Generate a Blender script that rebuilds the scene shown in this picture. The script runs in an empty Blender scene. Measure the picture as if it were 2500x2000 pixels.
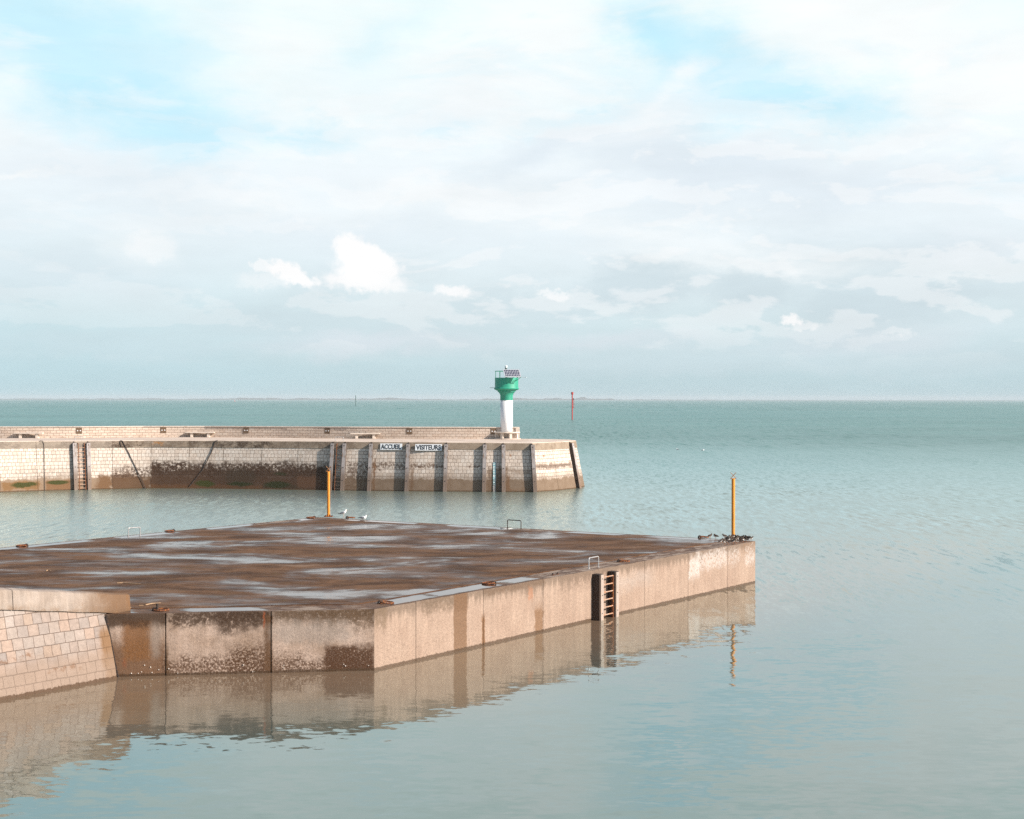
import bpy, bmesh, math, random
from mathutils import Matrix, Vector, Euler, noise as mnoise
R = math.radians
random.seed(7)
scene = bpy.context.scene
COL = scene.collection

# ------------------------------------------------------------------ camera
CAM_H = 8.0
F = 3600.0                      # focal length in pixels of the 2500 px wide frame
PITCH = math.atan(26.2 / F)
ROLL = 0.0012
cam_rot = Matrix.Rotation(math.pi / 2 - PITCH, 3, 'X') @ Matrix.Rotation(ROLL, 3, 'Z')
cam_d = bpy.data.cameras.new('camera')
cam_d.sensor_width = 36.0
cam_d.lens = F / 2500 * 36
cam_d.clip_start = 0.5
cam_d.clip_end = 60000
cam = bpy.data.objects.new('camera', cam_d)
COL.objects.link(cam)
cam.matrix_world = Matrix.Translation((0, 0, CAM_H)) @ cam_rot.to_4x4()
scene.camera = cam
C0 = Vector((0, 0, CAM_H))


def ray(x, y):
    return cam_rot @ Vector(((x - 1250) / F, -(y - 1000) / F, -1.0))


def P(x, y, z=0.0):
    """survey point: where the sight line through a photo pixel meets the level z"""
    d = ray(x, y)
    return C0 + d * ((z - CAM_H) / d.z)


def D(x, y, Y):
    """survey point at distance Y"""
    d = ray(x, y)
    return C0 + d * (Y / d.y)


# ------------------------------------------------------------------ mesh helpers
class MB:
    def __init__(s):
        s.v = []; s.f = []; s.uv = {}

    def add(s, vs, fs, uvs=None):
        o = len(s.v)
        s.v += [tuple(v) for v in vs]
        for i, f in enumerate(fs):
            s.f.append([o + k for k in f])
            if uvs: s.uv[len(s.f) - 1] = uvs[i]
        return s

    def box(s, c, size, M=None):
        hx, hy, hz = [q / 2 for q in size]
        vs = [Vector((sx * hx, sy * hy, sz * hz)) for sx in (-1, 1) for sy in (-1, 1) for sz in (-1, 1)]
        if M is not None: vs = [M @ v for v in vs]
        vs = [v + Vector(c) for v in vs]
        return s.add(vs, [(0, 1, 3, 2), (4, 6, 7, 5), (0, 4, 5, 1), (2, 3, 7, 6), (0, 2, 6, 4), (1, 5, 7, 3)])

    def tube(s, pts, r, seg=10, squash=1.0, cap=True):
        pts = [Vector(p) for p in pts]
        rs = r if isinstance(r, (list, tuple)) else [r] * len(pts)
        rings = []
        ref = Vector((0, 1, 0))
        for i, p in enumerate(pts):
            a = pts[max(0, i - 1)]; b = pts[min(len(pts) - 1, i + 1)]
            t = (b - a).normalized()
            rf = ref if abs(t.dot(ref)) < 0.95 else Vector((1, 0, 0))
            n1 = (rf - t * rf.dot(t)).normalized()
            n2 = t.cross(n1)
            rings.append([p + (n1 * math.cos(q) * squash + n2 * math.sin(q)) * rs[i]
                          for q in [2 * math.pi * k / seg for k in range(seg)]])
        vs = [v for rg in rings for v in rg]
        fs = []
        for i in range(len(pts) - 1):
            for k in range(seg):
                k2 = (k + 1) % seg
                fs.append((i * seg + k, i * seg + k2, (i + 1) * seg + k2, (i + 1) * seg + k))
        if cap:
            fs.append(tuple(reversed(range(seg))))
            fs.append(tuple((len(pts) - 1) * seg + k for k in range(seg)))
        return s.add(vs, fs)

    def lathe(s, prof, c=(0, 0, 0), seg=48, cap=True):
        vs = []; fs = []
        for (r, z) in prof:
            for k in range(seg):
                q = 2 * math.pi * k / seg
                vs.append((c[0] + r * math.cos(q), c[1] + r * math.sin(q), c[2] + z))
        for i in range(len(prof) - 1):
            for k in range(seg):
                k2 = (k + 1) % seg
                fs.append((i * seg + k, i * seg + k2, (i + 1) * seg + k2, (i + 1) * seg + k))
        if cap:
            fs.append(tuple(reversed(range(seg))))
            fs.append(tuple((len(prof) - 1) * seg + k for k in range(seg)))
        return s.add(vs, fs)

    def torus(s, c, R1, r, seg=20, s2=8, M=None, a0=0, a1=2 * math.pi):
        full = abs(a1 - a0 - 2 * math.pi) < 1e-6
        n = seg if full else seg + 1
        vs = []
        for i in range(n):
            a = a0 + (a1 - a0) * i / seg
            for k in range(s2):
                q = 2 * math.pi * k / s2
                v = Vector(((R1 + r * math.cos(q)) * math.cos(a), (R1 + r * math.cos(q)) * math.sin(a), r * math.sin(q)))
                if M is not None: v = M @ v
                vs.append(v + Vector(c))
        fs = []
        for i in range(seg):
            i2 = (i + 1) % n
            for k in range(s2):
                k2 = (k + 1) % s2
                fs.append((i * s2 + k, i2 * s2 + k, i2 * s2 + k2, i * s2 + k2))
        return s.add(vs, fs)

    def prism(s, poly, z0, z1):
        n = len(poly)
        vs = [(p[0], p[1], z0) for p in poly] + [(p[0], p[1], z1) for p in poly]
        fs = [tuple(reversed(range(n))), tuple(range(n, 2 * n))]
        for i in range(n):
            j = (i + 1) % n
            fs.append((i, j, n + j, n + i))
        return s.add(vs, fs)

    def build(s, name, mat, parent=None, smooth=False, bevel=0, origin=None, seg=2):
        me = bpy.data.meshes.new(name)
        o0 = Vector(origin) if origin is not None else Vector((0, 0, 0))
        me.from_pydata([Vector(v) - o0 for v in s.v], [], s.f)
        if s.uv:
            ul = me.uv_layers.new(name='UVMap')
            for pi, p in enumerate(me.polygons):
                if pi in s.uv:
                    for li, uv in zip(p.loop_indices, s.uv[pi]): ul.data[li].uv = uv
        bm = bmesh.new(); bm.from_mesh(me)
        bmesh.ops.recalc_face_normals(bm, faces=bm.faces)
        if bevel:
            bmesh.ops.bevel(bm, geom=bm.edges[:], offset=bevel, segments=seg, affect='EDGES', profile=0.6)
        bm.to_mesh(me); bm.free()
        if smooth:
            for p in me.polygons: p.use_smooth = True
            try: me.set_sharp_from_angle(angle=R(40))
            except Exception: pass
        me.materials.append(mat)
        o = bpy.data.objects.new(name, me)
        COL.objects.link(o)
        if parent is not None:
            o.parent = parent
        if origin is not None: o.location = o0
        return o


def empty(name, loc=(0, 0, 0), rz=0):
    o = bpy.data.objects.new(name, None)
    o.empty_display_size = 0.2
    COL.objects.link(o)
    o.location = loc; o.rotation_euler = (0, 0, rz)
    return o


def tag(o, label=None, cat=None, group=None, kind=None):
    if label: o['label'] = label
    if cat: o['category'] = cat
    if group: o['group'] = group
    if kind: o['kind'] = kind
    return o


def copy_tree(o, parent=None):
    c = o.copy(); COL.objects.link(c); c.parent = parent
    for ch in list(o.children): copy_tree(ch, c)
    return c


# ------------------------------------------------------------------ material helpers
class NT:
    def __init__(s, name, world=False):
        if world:
            s.t = name.node_tree
        else:
            s.m = bpy.data.materials.new(name); s.m.use_nodes = True; s.t = s.m.node_tree
        for n in list(s.t.nodes): s.t.nodes.remove(n)

    def n(s, typ, **kw):
        nd = s.t.nodes.new(typ)
        for k, v in kw.items(): setattr(nd, k, v)
        return nd

    def l(s, a, b):
        if isinstance(a, (int, float)):
            b.default_value = a
        elif isinstance(a, (tuple, list)):
            b.default_value = tuple(a) + ((1,) if len(a) == 3 and len(b.default_value) == 4 else ())
        else:
            s.t.links.new(a, b)

    def M(s, op, a, b=None, c=None, clamp=False):
        nd = s.n('ShaderNodeMath', operation=op, use_clamp=clamp)
        s.l(a, nd.inputs[0])
        if b is not None: s.l(b, nd.inputs[1])
        if c is not None: s.l(c, nd.inputs[2])
        return nd.outputs[0]

    def add(s, a, b): return s.M('ADD', a, b)
    def sub(s, a, b): return s.M('SUBTRACT', a, b)
    def mul(s, a, b): return s.M('MULTIPLY', a, b)
    def mx(s, a, b): return s.M('MAXIMUM', a, b)
    def mn(s, a, b): return s.M('MINIMUM', a, b)

    def ss(s, x, a, b, lo=0.0, hi=1.0):
        """smooth step; a may be greater than b"""
        if isinstance(a, (int, float)) and isinstance(b, (int, float)) and a > b:
            a, b, lo, hi = b, a, hi, lo
        nd = s.n('ShaderNodeMapRange', interpolation_type='SMOOTHSTEP')
        s.l(x, nd.inputs[0]); s.l(a, nd.inputs[1]); s.l(b, nd.inputs[2]); s.l(lo, nd.inputs[3]); s.l(hi, nd.inputs[4])
        return nd.outputs[0]

    def lin(s, x, a, b, lo=0.0, hi=1.0):
        nd = s.n('ShaderNodeMapRange')
        s.l(x, nd.inputs[0]); s.l(a, nd.inputs[1]); s.l(b, nd.inputs[2]); s.l(lo, nd.inputs[3]); s.l(hi, nd.inputs[4])
        return nd.outputs[0]

    def mix(s, f, a, b, blend='MIX'):
        nd = s.n('ShaderNodeMix', data_type='RGBA', blend_type=blend)
        s.l(f, nd.inputs['Factor']); s.l(a, nd.inputs[6]); s.l(b, nd.inputs[7])
        return nd.outputs[2]

    def comb(s, x, y, z=0.0):
        nd = s.n('ShaderNodeCombineXYZ')
        s.l(x, nd.inputs[0]); s.l(y, nd.inputs[1]); s.l(z, nd.inputs[2])
        return nd.outputs[0]

    def sep(s, v):
        nd = s.n('ShaderNodeSeparateXYZ'); s.l(v, nd.inputs[0])
        return nd.outputs

    def noise(s, v, scale, detail=3, rough=0.55, out=0, dist=0.0):
        nd = s.n('ShaderNodeTexNoise')
        if v is not None: s.l(v, nd.inputs['Vector'])
        nd.inputs['Scale'].default_value = scale; nd.inputs['Detail'].default_value = detail
        nd.inputs['Roughness'].default_value = rough; nd.inputs['Distortion'].default_value = dist
        return nd.outputs[out]

    def vscale(s, v, sc, off=(0, 0, 0)):
        nd = s.n('ShaderNodeMapping'); s.l(v, nd.inputs[0])
        nd.inputs['Scale'].default_value = sc; nd.inputs['Location'].default_value = off
        return nd.outputs[0]

    def uv(s):
        return s.n('ShaderNodeUVMap', uv_map='UVMap').outputs[0]

    def obj(s):
        return s.n('ShaderNodeTexCoord').outputs['Object']

    def pos(s):
        return s.n('ShaderNodeNewGeometry').outputs['Position']

    def bump(s, h, dist=0.01, strength=1.0):
        nd = s.n('ShaderNodeBump'); nd.inputs['Distance'].default_value = dist
        nd.inputs['Strength'].default_value = strength; s.l(h, nd.inputs['Height'])
        return nd.outputs[0]

    def out(s, col, rough=0.8, normal=None, metal=0.0, spec=0.5, dim=None, **kw):
        if dim: col = s.mix(1.0, col, (dim,) * 3 if isinstance(dim, (int, float)) else dim, 'MULTIPLY')
        b = s.n('ShaderNodeBsdfPrincipled')
        s.l(col, b.inputs['Base Color']); s.l(rough, b.inputs['Roughness']); s.l(metal, b.inputs['Metallic'])
        s.l(spec, b.inputs['Specular IOR Level'])
        if normal is not None: s.l(normal, b.inputs['Normal'])
        for k, v in kw.items(): s.l(v, b.inputs[k])
        o = s.n('ShaderNodeOutputMaterial')
        s.t.links.new(b.outputs[0], o.inputs[0])
        return s.m


def simple(name, col, rough=0.6, metal=0.0, var=0.25, scale=6.0, col2=None, thr=(0.5, 0.65), bump=0.003, vs=(1, 1, 1)):
    """painted or weathered surface: tone noise plus patches of a second colour"""
    t = NT(name)
    o = t.obj()
    n1 = t.noise(t.vscale(o, vs), scale, 5, 0.6)
    k = t.lin(n1, 0.3, 0.7, 1 - var, 1 + var)
    c = t.mix(1.0, col, t.comb(k, k, k), 'MULTIPLY')
    if col2:
        n2 = t.noise(t.vscale(o, vs, (3.1, 7.7, 1.3)), scale * 1.7, 6, 0.65)
        c = t.mix(t.ss(n2, *thr), c, col2)
    nb = t.noise(o, scale * 9, 4, 0.6)
    return t.out(c, rough, t.bump(nb, bump), metal)


M = {}
M['white_paint'] = simple('white_paint', (0.80, 0.79, 0.80), 0.45, var=0.05, scale=1.5, col2=(0.66, 0.62, 0.58), thr=(0.62, 0.8), vs=(1, 1, .25))
M['green_paint'] = simple('green_paint', (0.022, 0.28, 0.18), 0.5, var=0.16, scale=1.3, col2=(0.05, 0.33, 0.24), thr=(0.5, 0.75), vs=(1, 1, .3))
M['yellow_paint'] = simple('yellow_paint', (0.66, 0.25, 0.022), 0.5, var=0.12, scale=3, col2=(0.30, 0.085, 0.02), thr=(0.66, 0.74), vs=(1, 1, .5))
M['red_paint'] = simple('red_paint', (0.42, 0.022, 0.012), 0.5, var=0.12, scale=1)
M['dark_green_paint'] = simple('dark_green_paint', (0.03, 0.10, 0.08), 0.6, var=0.12, scale=1)
M['rust'] = simple('rust', (0.14, 0.045, 0.018), 0.85, var=0.4, scale=14, col2=(0.38, 0.14, 0.035), thr=(0.5, 0.62), bump=0.01)
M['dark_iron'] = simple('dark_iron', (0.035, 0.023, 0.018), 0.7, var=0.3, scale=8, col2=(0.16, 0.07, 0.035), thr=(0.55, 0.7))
M['galvanised'] = simple('galvanised', (0.42, 0.41, 0.41), 0.35, metal=0.35, var=0.12, scale=8, col2=(0.40, 0.30, 0.22), thr=(0.62, 0.75))
M['rung_steel'] = simple('rung_steel', (0.36, 0.27, 0.21), 0.6, var=0.2, scale=12, col2=(0.45, 0.18, 0.07), thr=(0.46, 0.58))
M['pale_stone'] = simple('pale_stone', (0.60, 0.51, 0.44), 0.85, var=0.15, scale=3, col2=(0.40, 0.30, 0.23), thr=(0.5, 0.75), bump=0.01)
M['panel_frame'] = simple('panel_frame', (0.55, 0.56, 0.60), 0.35, metal=0.3, var=0.05)
M['panel_back'] = simple('panel_back', (0.10, 0.12, 0.12), 0.5, var=0.05)
M['black'] = simple('black_letters', (0.015, 0.017, 0.02), 0.6, var=0.1)
M['sign_white'] = simple('sign_white', (0.74, 0.75, 0.77), 0.45, var=0.06, scale=2, col2=(0.60, 0.58, 0.55), thr=(0.6, 0.8))
M['gull_white'] = simple('gull_white', (0.82, 0.82, 0.83), 0.8, var=0.05, scale=10)
M['gull_grey'] = simple('gull_grey', (0.17, 0.19, 0.22), 0.8, var=0.1, scale=10)
M['gull_black'] = simple('gull_black', (0.02, 0.02, 0.022), 0.8, var=0.1, scale=10)
M['beak_yellow'] = simple('beak_yellow', (0.62, 0.38, 0.08), 0.5, var=0.05)
M['leg_pink'] = simple('leg_pink', (0.50, 0.33, 0.27), 0.6, var=0.05)
M['leg_orange'] = simple('leg_orange', (0.45, 0.16, 0.05), 0.6, var=0.05)
M['driftwood'] = simple('driftwood', (0.38, 0.25, 0.15), 0.9, var=0.3, scale=10)
M['plate_brown'] = simple('plate_brown', (0.15, 0.095, 0.055), 0.8, var=0.15, scale=4)
M['shell_white'] = simple('shell_white', (0.55, 0.50, 0.45), 0.7, var=0.1)
M['gauge'] = None
M['buoy_pink'] = simple('buoy_pink', (0.75, 0.25, 0.22), 0.5, var=0.05)
M['boat_white'] = simple('boat_white', (0.8, 0.8, 0.82), 0.4, var=0.05)


def solar_cells():
    t = NT('solar_cells')
    u, v, _ = t.sep(t.uv())
    bt = t.n('ShaderNodeTexBrick', offset=0.0, squash=1.0)
    t.l(t.uv(), bt.inputs['Vector'])
    bt.inputs['Color1'].default_value = (0.012, 0.014, 0.04, 1); bt.inputs['Color2'].default_value = (0.02, 0.022, 0.06, 1)
    bt.inputs['Mortar'].default_value = (0.65, 0.67, 0.72, 1)
    bt.inputs['Scale'].default_value = 1.0; bt.inputs['Mortar Size'].default_value = 0.010
    bt.inputs['Mortar Smooth'].default_value = 0.0
    bt.inputs['Brick Width'].default_value = 0.150; bt.inputs['Row Height'].default_value = 0.185
    return t.out(bt.outputs['Color'], 0.15)
M['cells'] = solar_cells()


# stains: list of dicts(u=(a,b), v=(a,b), soft, col, k, ns, th)
def stain(t, c, u, v, noisev, st):
    so = st.get('soft', 0.12); so_v = st.get('softv', so)
    nn = t.noise(noisev, st.get('ns', 3.0), 6, 0.68, out=1)
    na, nb_, _ = t.sep(nn)
    wk = st.get('wob', 0.7) * st.get('wm', 1.7)
    uu = t.add(u, t.mul(t.sub(na, 0.5), wk)); vv = t.add(v, t.mul(t.sub(nb_, 0.5), wk * st.get('wv', 1.0)))
    u0, u1 = st['u']; v0, v1 = st['v']
    m = t.mul(t.mul(t.ss(uu, u0 - so, u0 + so), t.ss(uu, u1 + so, u1 - so)),
              t.mul(t.ss(vv, v0 - so_v, v0 + so_v), t.ss(vv, v1 + so_v, v1 - so_v)))
    if st.get('ell'):
        ea = t.mul(t.sub(uu, (u0 + u1) / 2), 2 / (u1 - u0)); eb = t.mul(t.sub(vv, (v0 + v1) / 2), 2 / (v1 - v0))
        m = t.ss(t.M('SQRT', t.add(t.mul(ea, ea), t.mul(eb, eb))), 1.15, 0.65)
    if 'th' in st:      # broken up by a finer noise
        fn = t.noise(noisev, st.get('fs', 14.0), 6, 0.7)
        m = t.mul(m, t.ss(fn, st['th'] - 0.07, st['th'] + 0.07))
    return t.mix(t.mul(m, st.get('k', 1.0)), c, st['col'])


def concrete_wall(name, base, stains, top, tone2=(0.30, 0.215, 0.155)):
    """jetty concrete in metres: u along the wall, v up from the water"""
    t = NT(name)
    uvv = t.uv(); u, v, _ = t.sep(uvv)
    big = t.noise(uvv, 0.8, 4, 0.6)
    c = t.mix(t.ss(big, 0.35, 0.7), base, tone2)
    streak = t.noise(t.vscale(uvv, (5.0, 0.55, 1)), 1.0, 5, 0.65)
    k = t.lin(streak, 0.25, 0.75, 0.84, 1.14)
    c = t.mix(1.0, c, t.comb(k, k, k), 'MULTIPLY')
    # dark drips running down from the deck edge
    drip_n = t.noise(t.vscale(uvv, (4.5, 0.25, 1)), 1.0, 6, 0.7)
    drip_l = t.lin(drip_n, 0.3, 0.75, 0.02, 1.0)
    drip = t.ss(t.sub(top, v), drip_l, t.mul(drip_l, 0.25))
    c = t.mix(t.mul(drip, 0.6), c, (0.13, 0.095, 0.065))
    for st in stains: c = stain(t, c, u, v, uvv, st)
    # barnacles and grit, denser low down
    gr = t.noise(uvv, 11.0, 5, 0.8)
    gk = t.lin(gr, 0.3, 0.7, 0.78, 1.2)
    c = t.mix(1.0, c, t.comb(gk, gk, gk), 'MULTIPLY')
    grit = t.noise(uvv, 20.0, 3, 0.8)
    dens = t.ss(v, top * 0.95, 0.2)
    g1 = t.mul(t.ss(grit, 0.55, 0.67), t.add(0.25, t.mul(dens, 0.45)))
    c = t.mix(g1, c, (0.13, 0.085, 0.06))
    g2 = t.mul(t.ss(t.noise(t.vscale(uvv, (1, 1, 1), (9, 4, 0)), 31.0, 3, 0.75), 0.58, 0.68), t.add(0.1, t.mul(dens, 0.4)))
    c = t.mix(g2, c, (0.52, 0.42, 0.34))
    # wet band at the water line
    wl = t.noise(uvv, 6.0, 3)
    wet = t.ss(v, t.add(0.08, t.mul(wl, 0.14)), t.add(0.04, t.mul(wl, 0.10)))
    wet = t.ss(t.sub(v, t.mul(t.noise(uvv, 9.0, 5, 0.7), 0.14)), 0.02, -0.01)
    c = t.mix(t.mul(wet, 0.8), c, (0.085, 0.05, 0.025))
    h = t.add(t.mul(grit, 0.6), t.add(t.mul(streak, 0.5), t.mul(t.noise(uvv, 70, 2), 0.2)))
    rough = t.add(0.85, t.mul(wet, -0.5))
    return t.out(c, rough, t.bump(h, 0.02), dim=(0.69, 0.665, 0.665), spec=0.3)


def masonry(name, cols, mort, bw, rh, u_off, stains, top, plain_below=None, joints=(), jit=0.0, msize=0.018, grit=1.0, stagger=0.5, squash=1.0, mk=0.85, fade=None, dim=(0.78, 0.75, 0.725)):
    t = NT(name)
    uvv = t.uv()
    u, v, _ = t.sep(uvv)
    wv = t.n('ShaderNodeVectorMath', operation='ADD')
    nn = t.noise(uvv, 2.2, 3, 0.6, out=1)
    sc = t.n('ShaderNodeVectorMath', operation='SCALE'); t.l(nn, sc.inputs[0]); sc.inputs['Scale'].default_value = 0.05
    t.l(uvv, wv.inputs[0]); t.l(sc.outputs[0], wv.inputs[1])
    bt = t.n('ShaderNodeTexBrick', offset=stagger, squash=1.0)
    bt.offset_frequency = 2; bt.squash = squash; bt.squash_frequency = 3
    t.l(wv.outputs[0], bt.inputs['Vector'])
    bt.inputs['Color1'].default_value = (0, 0, 0, 1); bt.inputs['Color2'].default_value = (1, 1, 1, 1)
    bt.inputs['Mortar'].default_value = (0.5, 0.5, 0.5, 1)
    bt.inputs['Scale'].default_value = 1.0; bt.inputs['Mortar Size'].default_value = msize
    bt.inputs['Mortar Smooth'].default_value = 0.25
    bt.inputs['Brick Width'].default_value = bw; bt.inputs['Row Height'].default_value = rh
    val = bt.outputs['Color']; fac = bt.outputs['Fac']
    r = t.n('ShaderNodeValToRGB'); t.l(val, r.inputs[0])
    els = r.color_ramp.elements
    els[0].position = 0; els[0].color = (*cols[0], 1); els[1].position = 1; els[1].color = (*cols[-1], 1)
    for i, cc in enumerate(cols[1:-1]):
        e = els.new((i + 1) / (len(cols) - 1)); e.color = (*cc, 1)
    c = r.outputs[0]
    tone = t.lin(t.noise(uvv, 7, 6, 0.75), 0.3, 0.7, 0.78, 1.18)
    c = t.mix(1.0, c, t.comb(tone, tone, tone), 'MULTIPLY')
    tone = t.lin(t.noise(uvv, 0.35, 3, 0.6), 0.3, 0.7, 0.88, 1.1)
    c = t.mix(1.0, c, t.comb(tone, tone, tone), 'MULTIPLY')
    mm = fac
    mm = t.mul(mm, t.ss(t.noise(uvv, 3.0, 4, 0.6), 0.28, 0.5, 0.35, 1.0))
    if plain_below is not None:
        pb = t.ss(t.add(v, t.mul(t.sub(t.noise(uvv, 1.1, 5, 0.65), 0.5), 1.1)), plain_below - 0.06, plain_below + 0.06)
        mm = t.mul(mm, pb)
        pc = t.mix(t.ss(t.noise(uvv, 1.5, 5, 0.65), 0.35, 0.65), (0.27, 0.205, 0.15), (0.36, 0.285, 0.22))
        c = t.mix(pb, pc, c)
    if fade:
        lowk = t.ss(t.add(v, t.mul(t.sub(t.noise(uvv, 0.8, 3), 0.5), 0.8)), fade[0], fade[1])
        lowc = t.mix(t.ss(t.noise(uvv, 3, 5, 0.65), 0.35, 0.65), (0.46, 0.35, 0.27), (0.38, 0.29, 0.22))
        c = t.mix(t.mul(lowk, 0.85), c, lowc)
        mm = t.mul(mm, t.sub(1.0, t.mul(lowk, 0.35)))
    c = t.mix(t.mul(mm, mk), c, mort)
    for st in stains: c = stain(t, c, u, v, uvv, st)
    for (ju, w, jc) in joints:
        jw = t.add(u, t.mul(t.sub(t.noise(uvv, 1.3, 2), 0.5), 0.05))
        d = t.M('ABSOLUTE', t.sub(jw, ju))
        c = t.mix(t.mul(t.ss(d, w, w * 0.5), 0.8), c, jc)
    g = t.noise(uvv, 24.0, 3, 0.75)
    dens = t.ss(v, top * 0.8, 0.1)
    c = t.mix(t.mul(t.ss(g, 0.57, 0.68), t.mul(dens, 0.5 * grit)), c, (0.12, 0.08, 0.055))
    g2 = t.noise(t.vscale(uvv, (1, 1, 1), (5, 8, 0)), 28.0, 3, 0.75)
    c = t.mix(t.mul(t.ss(g2, 0.58, 0.68), t.mul(dens, 0.5 * grit)), c, (0.56, 0.47, 0.38))
    wl = t.noise(uvv, 5.0, 3)
    wet = t.ss(t.sub(v, t.mul(t.noise(uvv, 9.0, 5, 0.7), 0.20)), 0.0, -0.03)
    c = t.mix(t.mul(wet, 0.85), c, (0.10, 0.055, 0.025))
    h = t.add(t.mul(mm, -1.0), t.add(t.mul(g, 0.3), t.mul(t.noise(uvv, 9, 4), 0.4)))
    return t.out(c, 0.88, t.bump(h, 0.025), dim=dim, spec=0.3)


# ------------------------------------------------------------------ light
SUN_AZ = R(68); SUN_EL = R(30)        # azimuth measured from -Y towards +X
sd = Vector((math.sin(SUN_AZ) * math.cos(SUN_EL), -math.cos(SUN_AZ) * math.cos(SUN_EL), math.sin(SUN_EL)))
sl = bpy.data.lights.new('sun', 'SUN'); sl.energy = 5.0; sl.angle = R(0.6); sl.color = (1.0, 0.90, 0.79)
so = bpy.data.objects.new('sun', sl); COL.objects.link(so)
so.rotation_euler = sd.to_track_quat('Z', 'Y').to_euler(); so.location = (30, -20, 60)

w = bpy.data.worlds.new('World'); scene.world = w; w.use_nodes = True


def build_world():
    t = NT(w, world=True)
    d = t.n('ShaderNodeTexCoord').outputs['Generated']
    nrm = t.n('ShaderNodeVectorMath', operation='NORMALIZE'); t.l(d, nrm.inputs[0]); d = nrm.outputs[0]
    x, y, z = t.sep(d)
    az = t.M('ARCTAN2', x, y)
    hl = t.M('SQRT', t.add(t.mul(x, x), t.mul(y, y)))
    el = t.M('ARCTAN2', z, hl)
    sky = t.n('ShaderNodeTexSky', sky_type='NISHITA', sun_disc=False)
    sky.sun_elevation = SUN_EL; sky.sun_rotation = math.atan2(sd.x, sd.y)
    sky.altitude = 10; sky.air_density = 1.0; sky.dust_density = 0.6; sky.ozone_density = 1.5
    # cloud field sampled along the direction, stretched sideways near the horizon
    az2 = t.comb(az, t.mul(el, 1.9), 0.0)
    def nz(scale, detail=5, rough=0.55, sc=(1, 1, 1), off=(0, 0, 0), dist=0.0):
        return t.noise(t.vscale(az2, sc, off), scale, detail, rough, 0, dist)
    def px(X, Y): return (math.atan((X - 1250) / F), math.atan((973.5 - Y) / F))
    wob1 = t.sub(nz(9, 6, 0.62), 0.5); wob2 = t.sub(nz(9, 6, 0.62, off=(5.2, 1.3, 0)), 0.5)
    fw1 = t.sub(nz(42, 5, 0.6), 0.5); fw2 = t.sub(nz(42, 5, 0.6, off=(2.2, 7.3, 0)), 0.5)
    pf1 = t.sub(nz(120, 5, 0.6, sc=(1, .55, 1)), 0.5); pf2 = t.sub(nz(120, 5, 0.6, sc=(1, .55, 1), off=(12.2, 7.3, 0)), 0.5)
    # warped coordinates shared by the blobs
    WARP = {}
    def warp(ww, fwk, puff):
        key = (ww, fwk, puff)
        if key not in WARP:
            f1, f2 = (pf1, pf2) if puff else (fw1, fw2)
            WARP[key] = (t.add(az, t.add(t.mul(wob1, ww), t.mul(f1, fwk))), t.add(el, t.add(t.mul(wob2, ww * 0.6), t.mul(f2, fwk * 0.7))))
        return WARP[key]
    def blob(X, Y, rx, ry, rot=0, wob=1.0, edge=(1.0, 0.0), fine=0.3, puff=False):
        a0, e0 = px(X, Y); rx /= F; ry /= F
        wa, we = warp(0.11 * wob, 0.05 * fine, puff)
        a = t.sub(wa, a0)
        e = t.sub(we, e0)
        if rot:
            cr, sr = math.cos(R(rot)), math.sin(R(rot))
            a, e = t.add(t.mul(a, cr), t.mul(e, sr)), t.sub(t.mul(e, cr), t.mul(a, sr))
        a = t.mul(a, 1 / rx); e = t.mul(e, 1 / ry)
        r2 = t.M('SQRT', t.add(t.mul(a, a), t.mul(e, e)))
        return t.ss(r2, edge[0], edge[1])
    # veil of bright cloud: base colour by height above the horizon
    r = t.n('ShaderNodeValToRGB'); t.l(t.lin(el, 0.0, 0.30), r.inputs[0])
    stops = [(0.0, (0.50, 0.655, 0.70)), (0.06, (0.545, 0.70, 0.745)), (0.16, (0.655, 0.79, 0.83)), (0.26, (0.755, 0.86, 0.90)),
             (0.36, (0.825, 0.91, 0.955)), (0.50, (0.88, 0.95, 0.99)), (0.66, (0.885, 0.98, 1.0)), (1.0, (0.86, 1.0, 1.0))]
    e = r.color_ramp.elements
    e[0].position = stops[0][0]; e[0].color = (*stops[0][1], 1); e[1].position = 1; e[1].color = (*stops[-1][1], 1)
    for p_, c_ in stops[1:-1]:
        q = e.new(p_); q.color = (*c_, 1)
    c = r.outputs[0]
    # clear blue showing through
    blue = (0.575, 0.875, 1.0)
    # left side of the sky is bluer, the right greyer
    lr = t.ss(az, 0.0, -0.34)
    c = t.mix(t.mul(t.mul(lr, t.ss(el, 0.16, 0.0)), 0.35), c, (0.50, 0.745, 0.82))
    streak = nz(4.0, 6, 0.6, sc=(0.6, 1.6, 1), off=(1, 3, 0), dist=0.4)
    for (X, Y, rx, ry, rot, k) in [(260, 230, 540, 230, -18, 1.0), (120, 90, 480, 200, -10, 0.85), (430, 330, 330, 90, 8, 0.8),
                                   (1590, 100, 190, 280, 22, 1.0), (1740, 190, 190, 220, 35, 1.0), (1950, 245, 330, 130, -22, 1.0),
                                   (1080, 300, 200, 55, 5, 0.8), (1400, 310, 260, 45, 10, 0.65), (750, 330, 240, 60, 0, 0.55),
                                   (930, 120, 260, 120, 30, 0.3), (560, 60, 200, 90, -30, 0.35), (2430, 470, 160, 80, 0, 0.3)]:
        c = t.mix(t.mul(blob(X, Y, rx, ry, rot, 1.3), k), c, blue)
    # white cloud in long wisps
    wh = (0.965, 0.995, 1.0)
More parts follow.
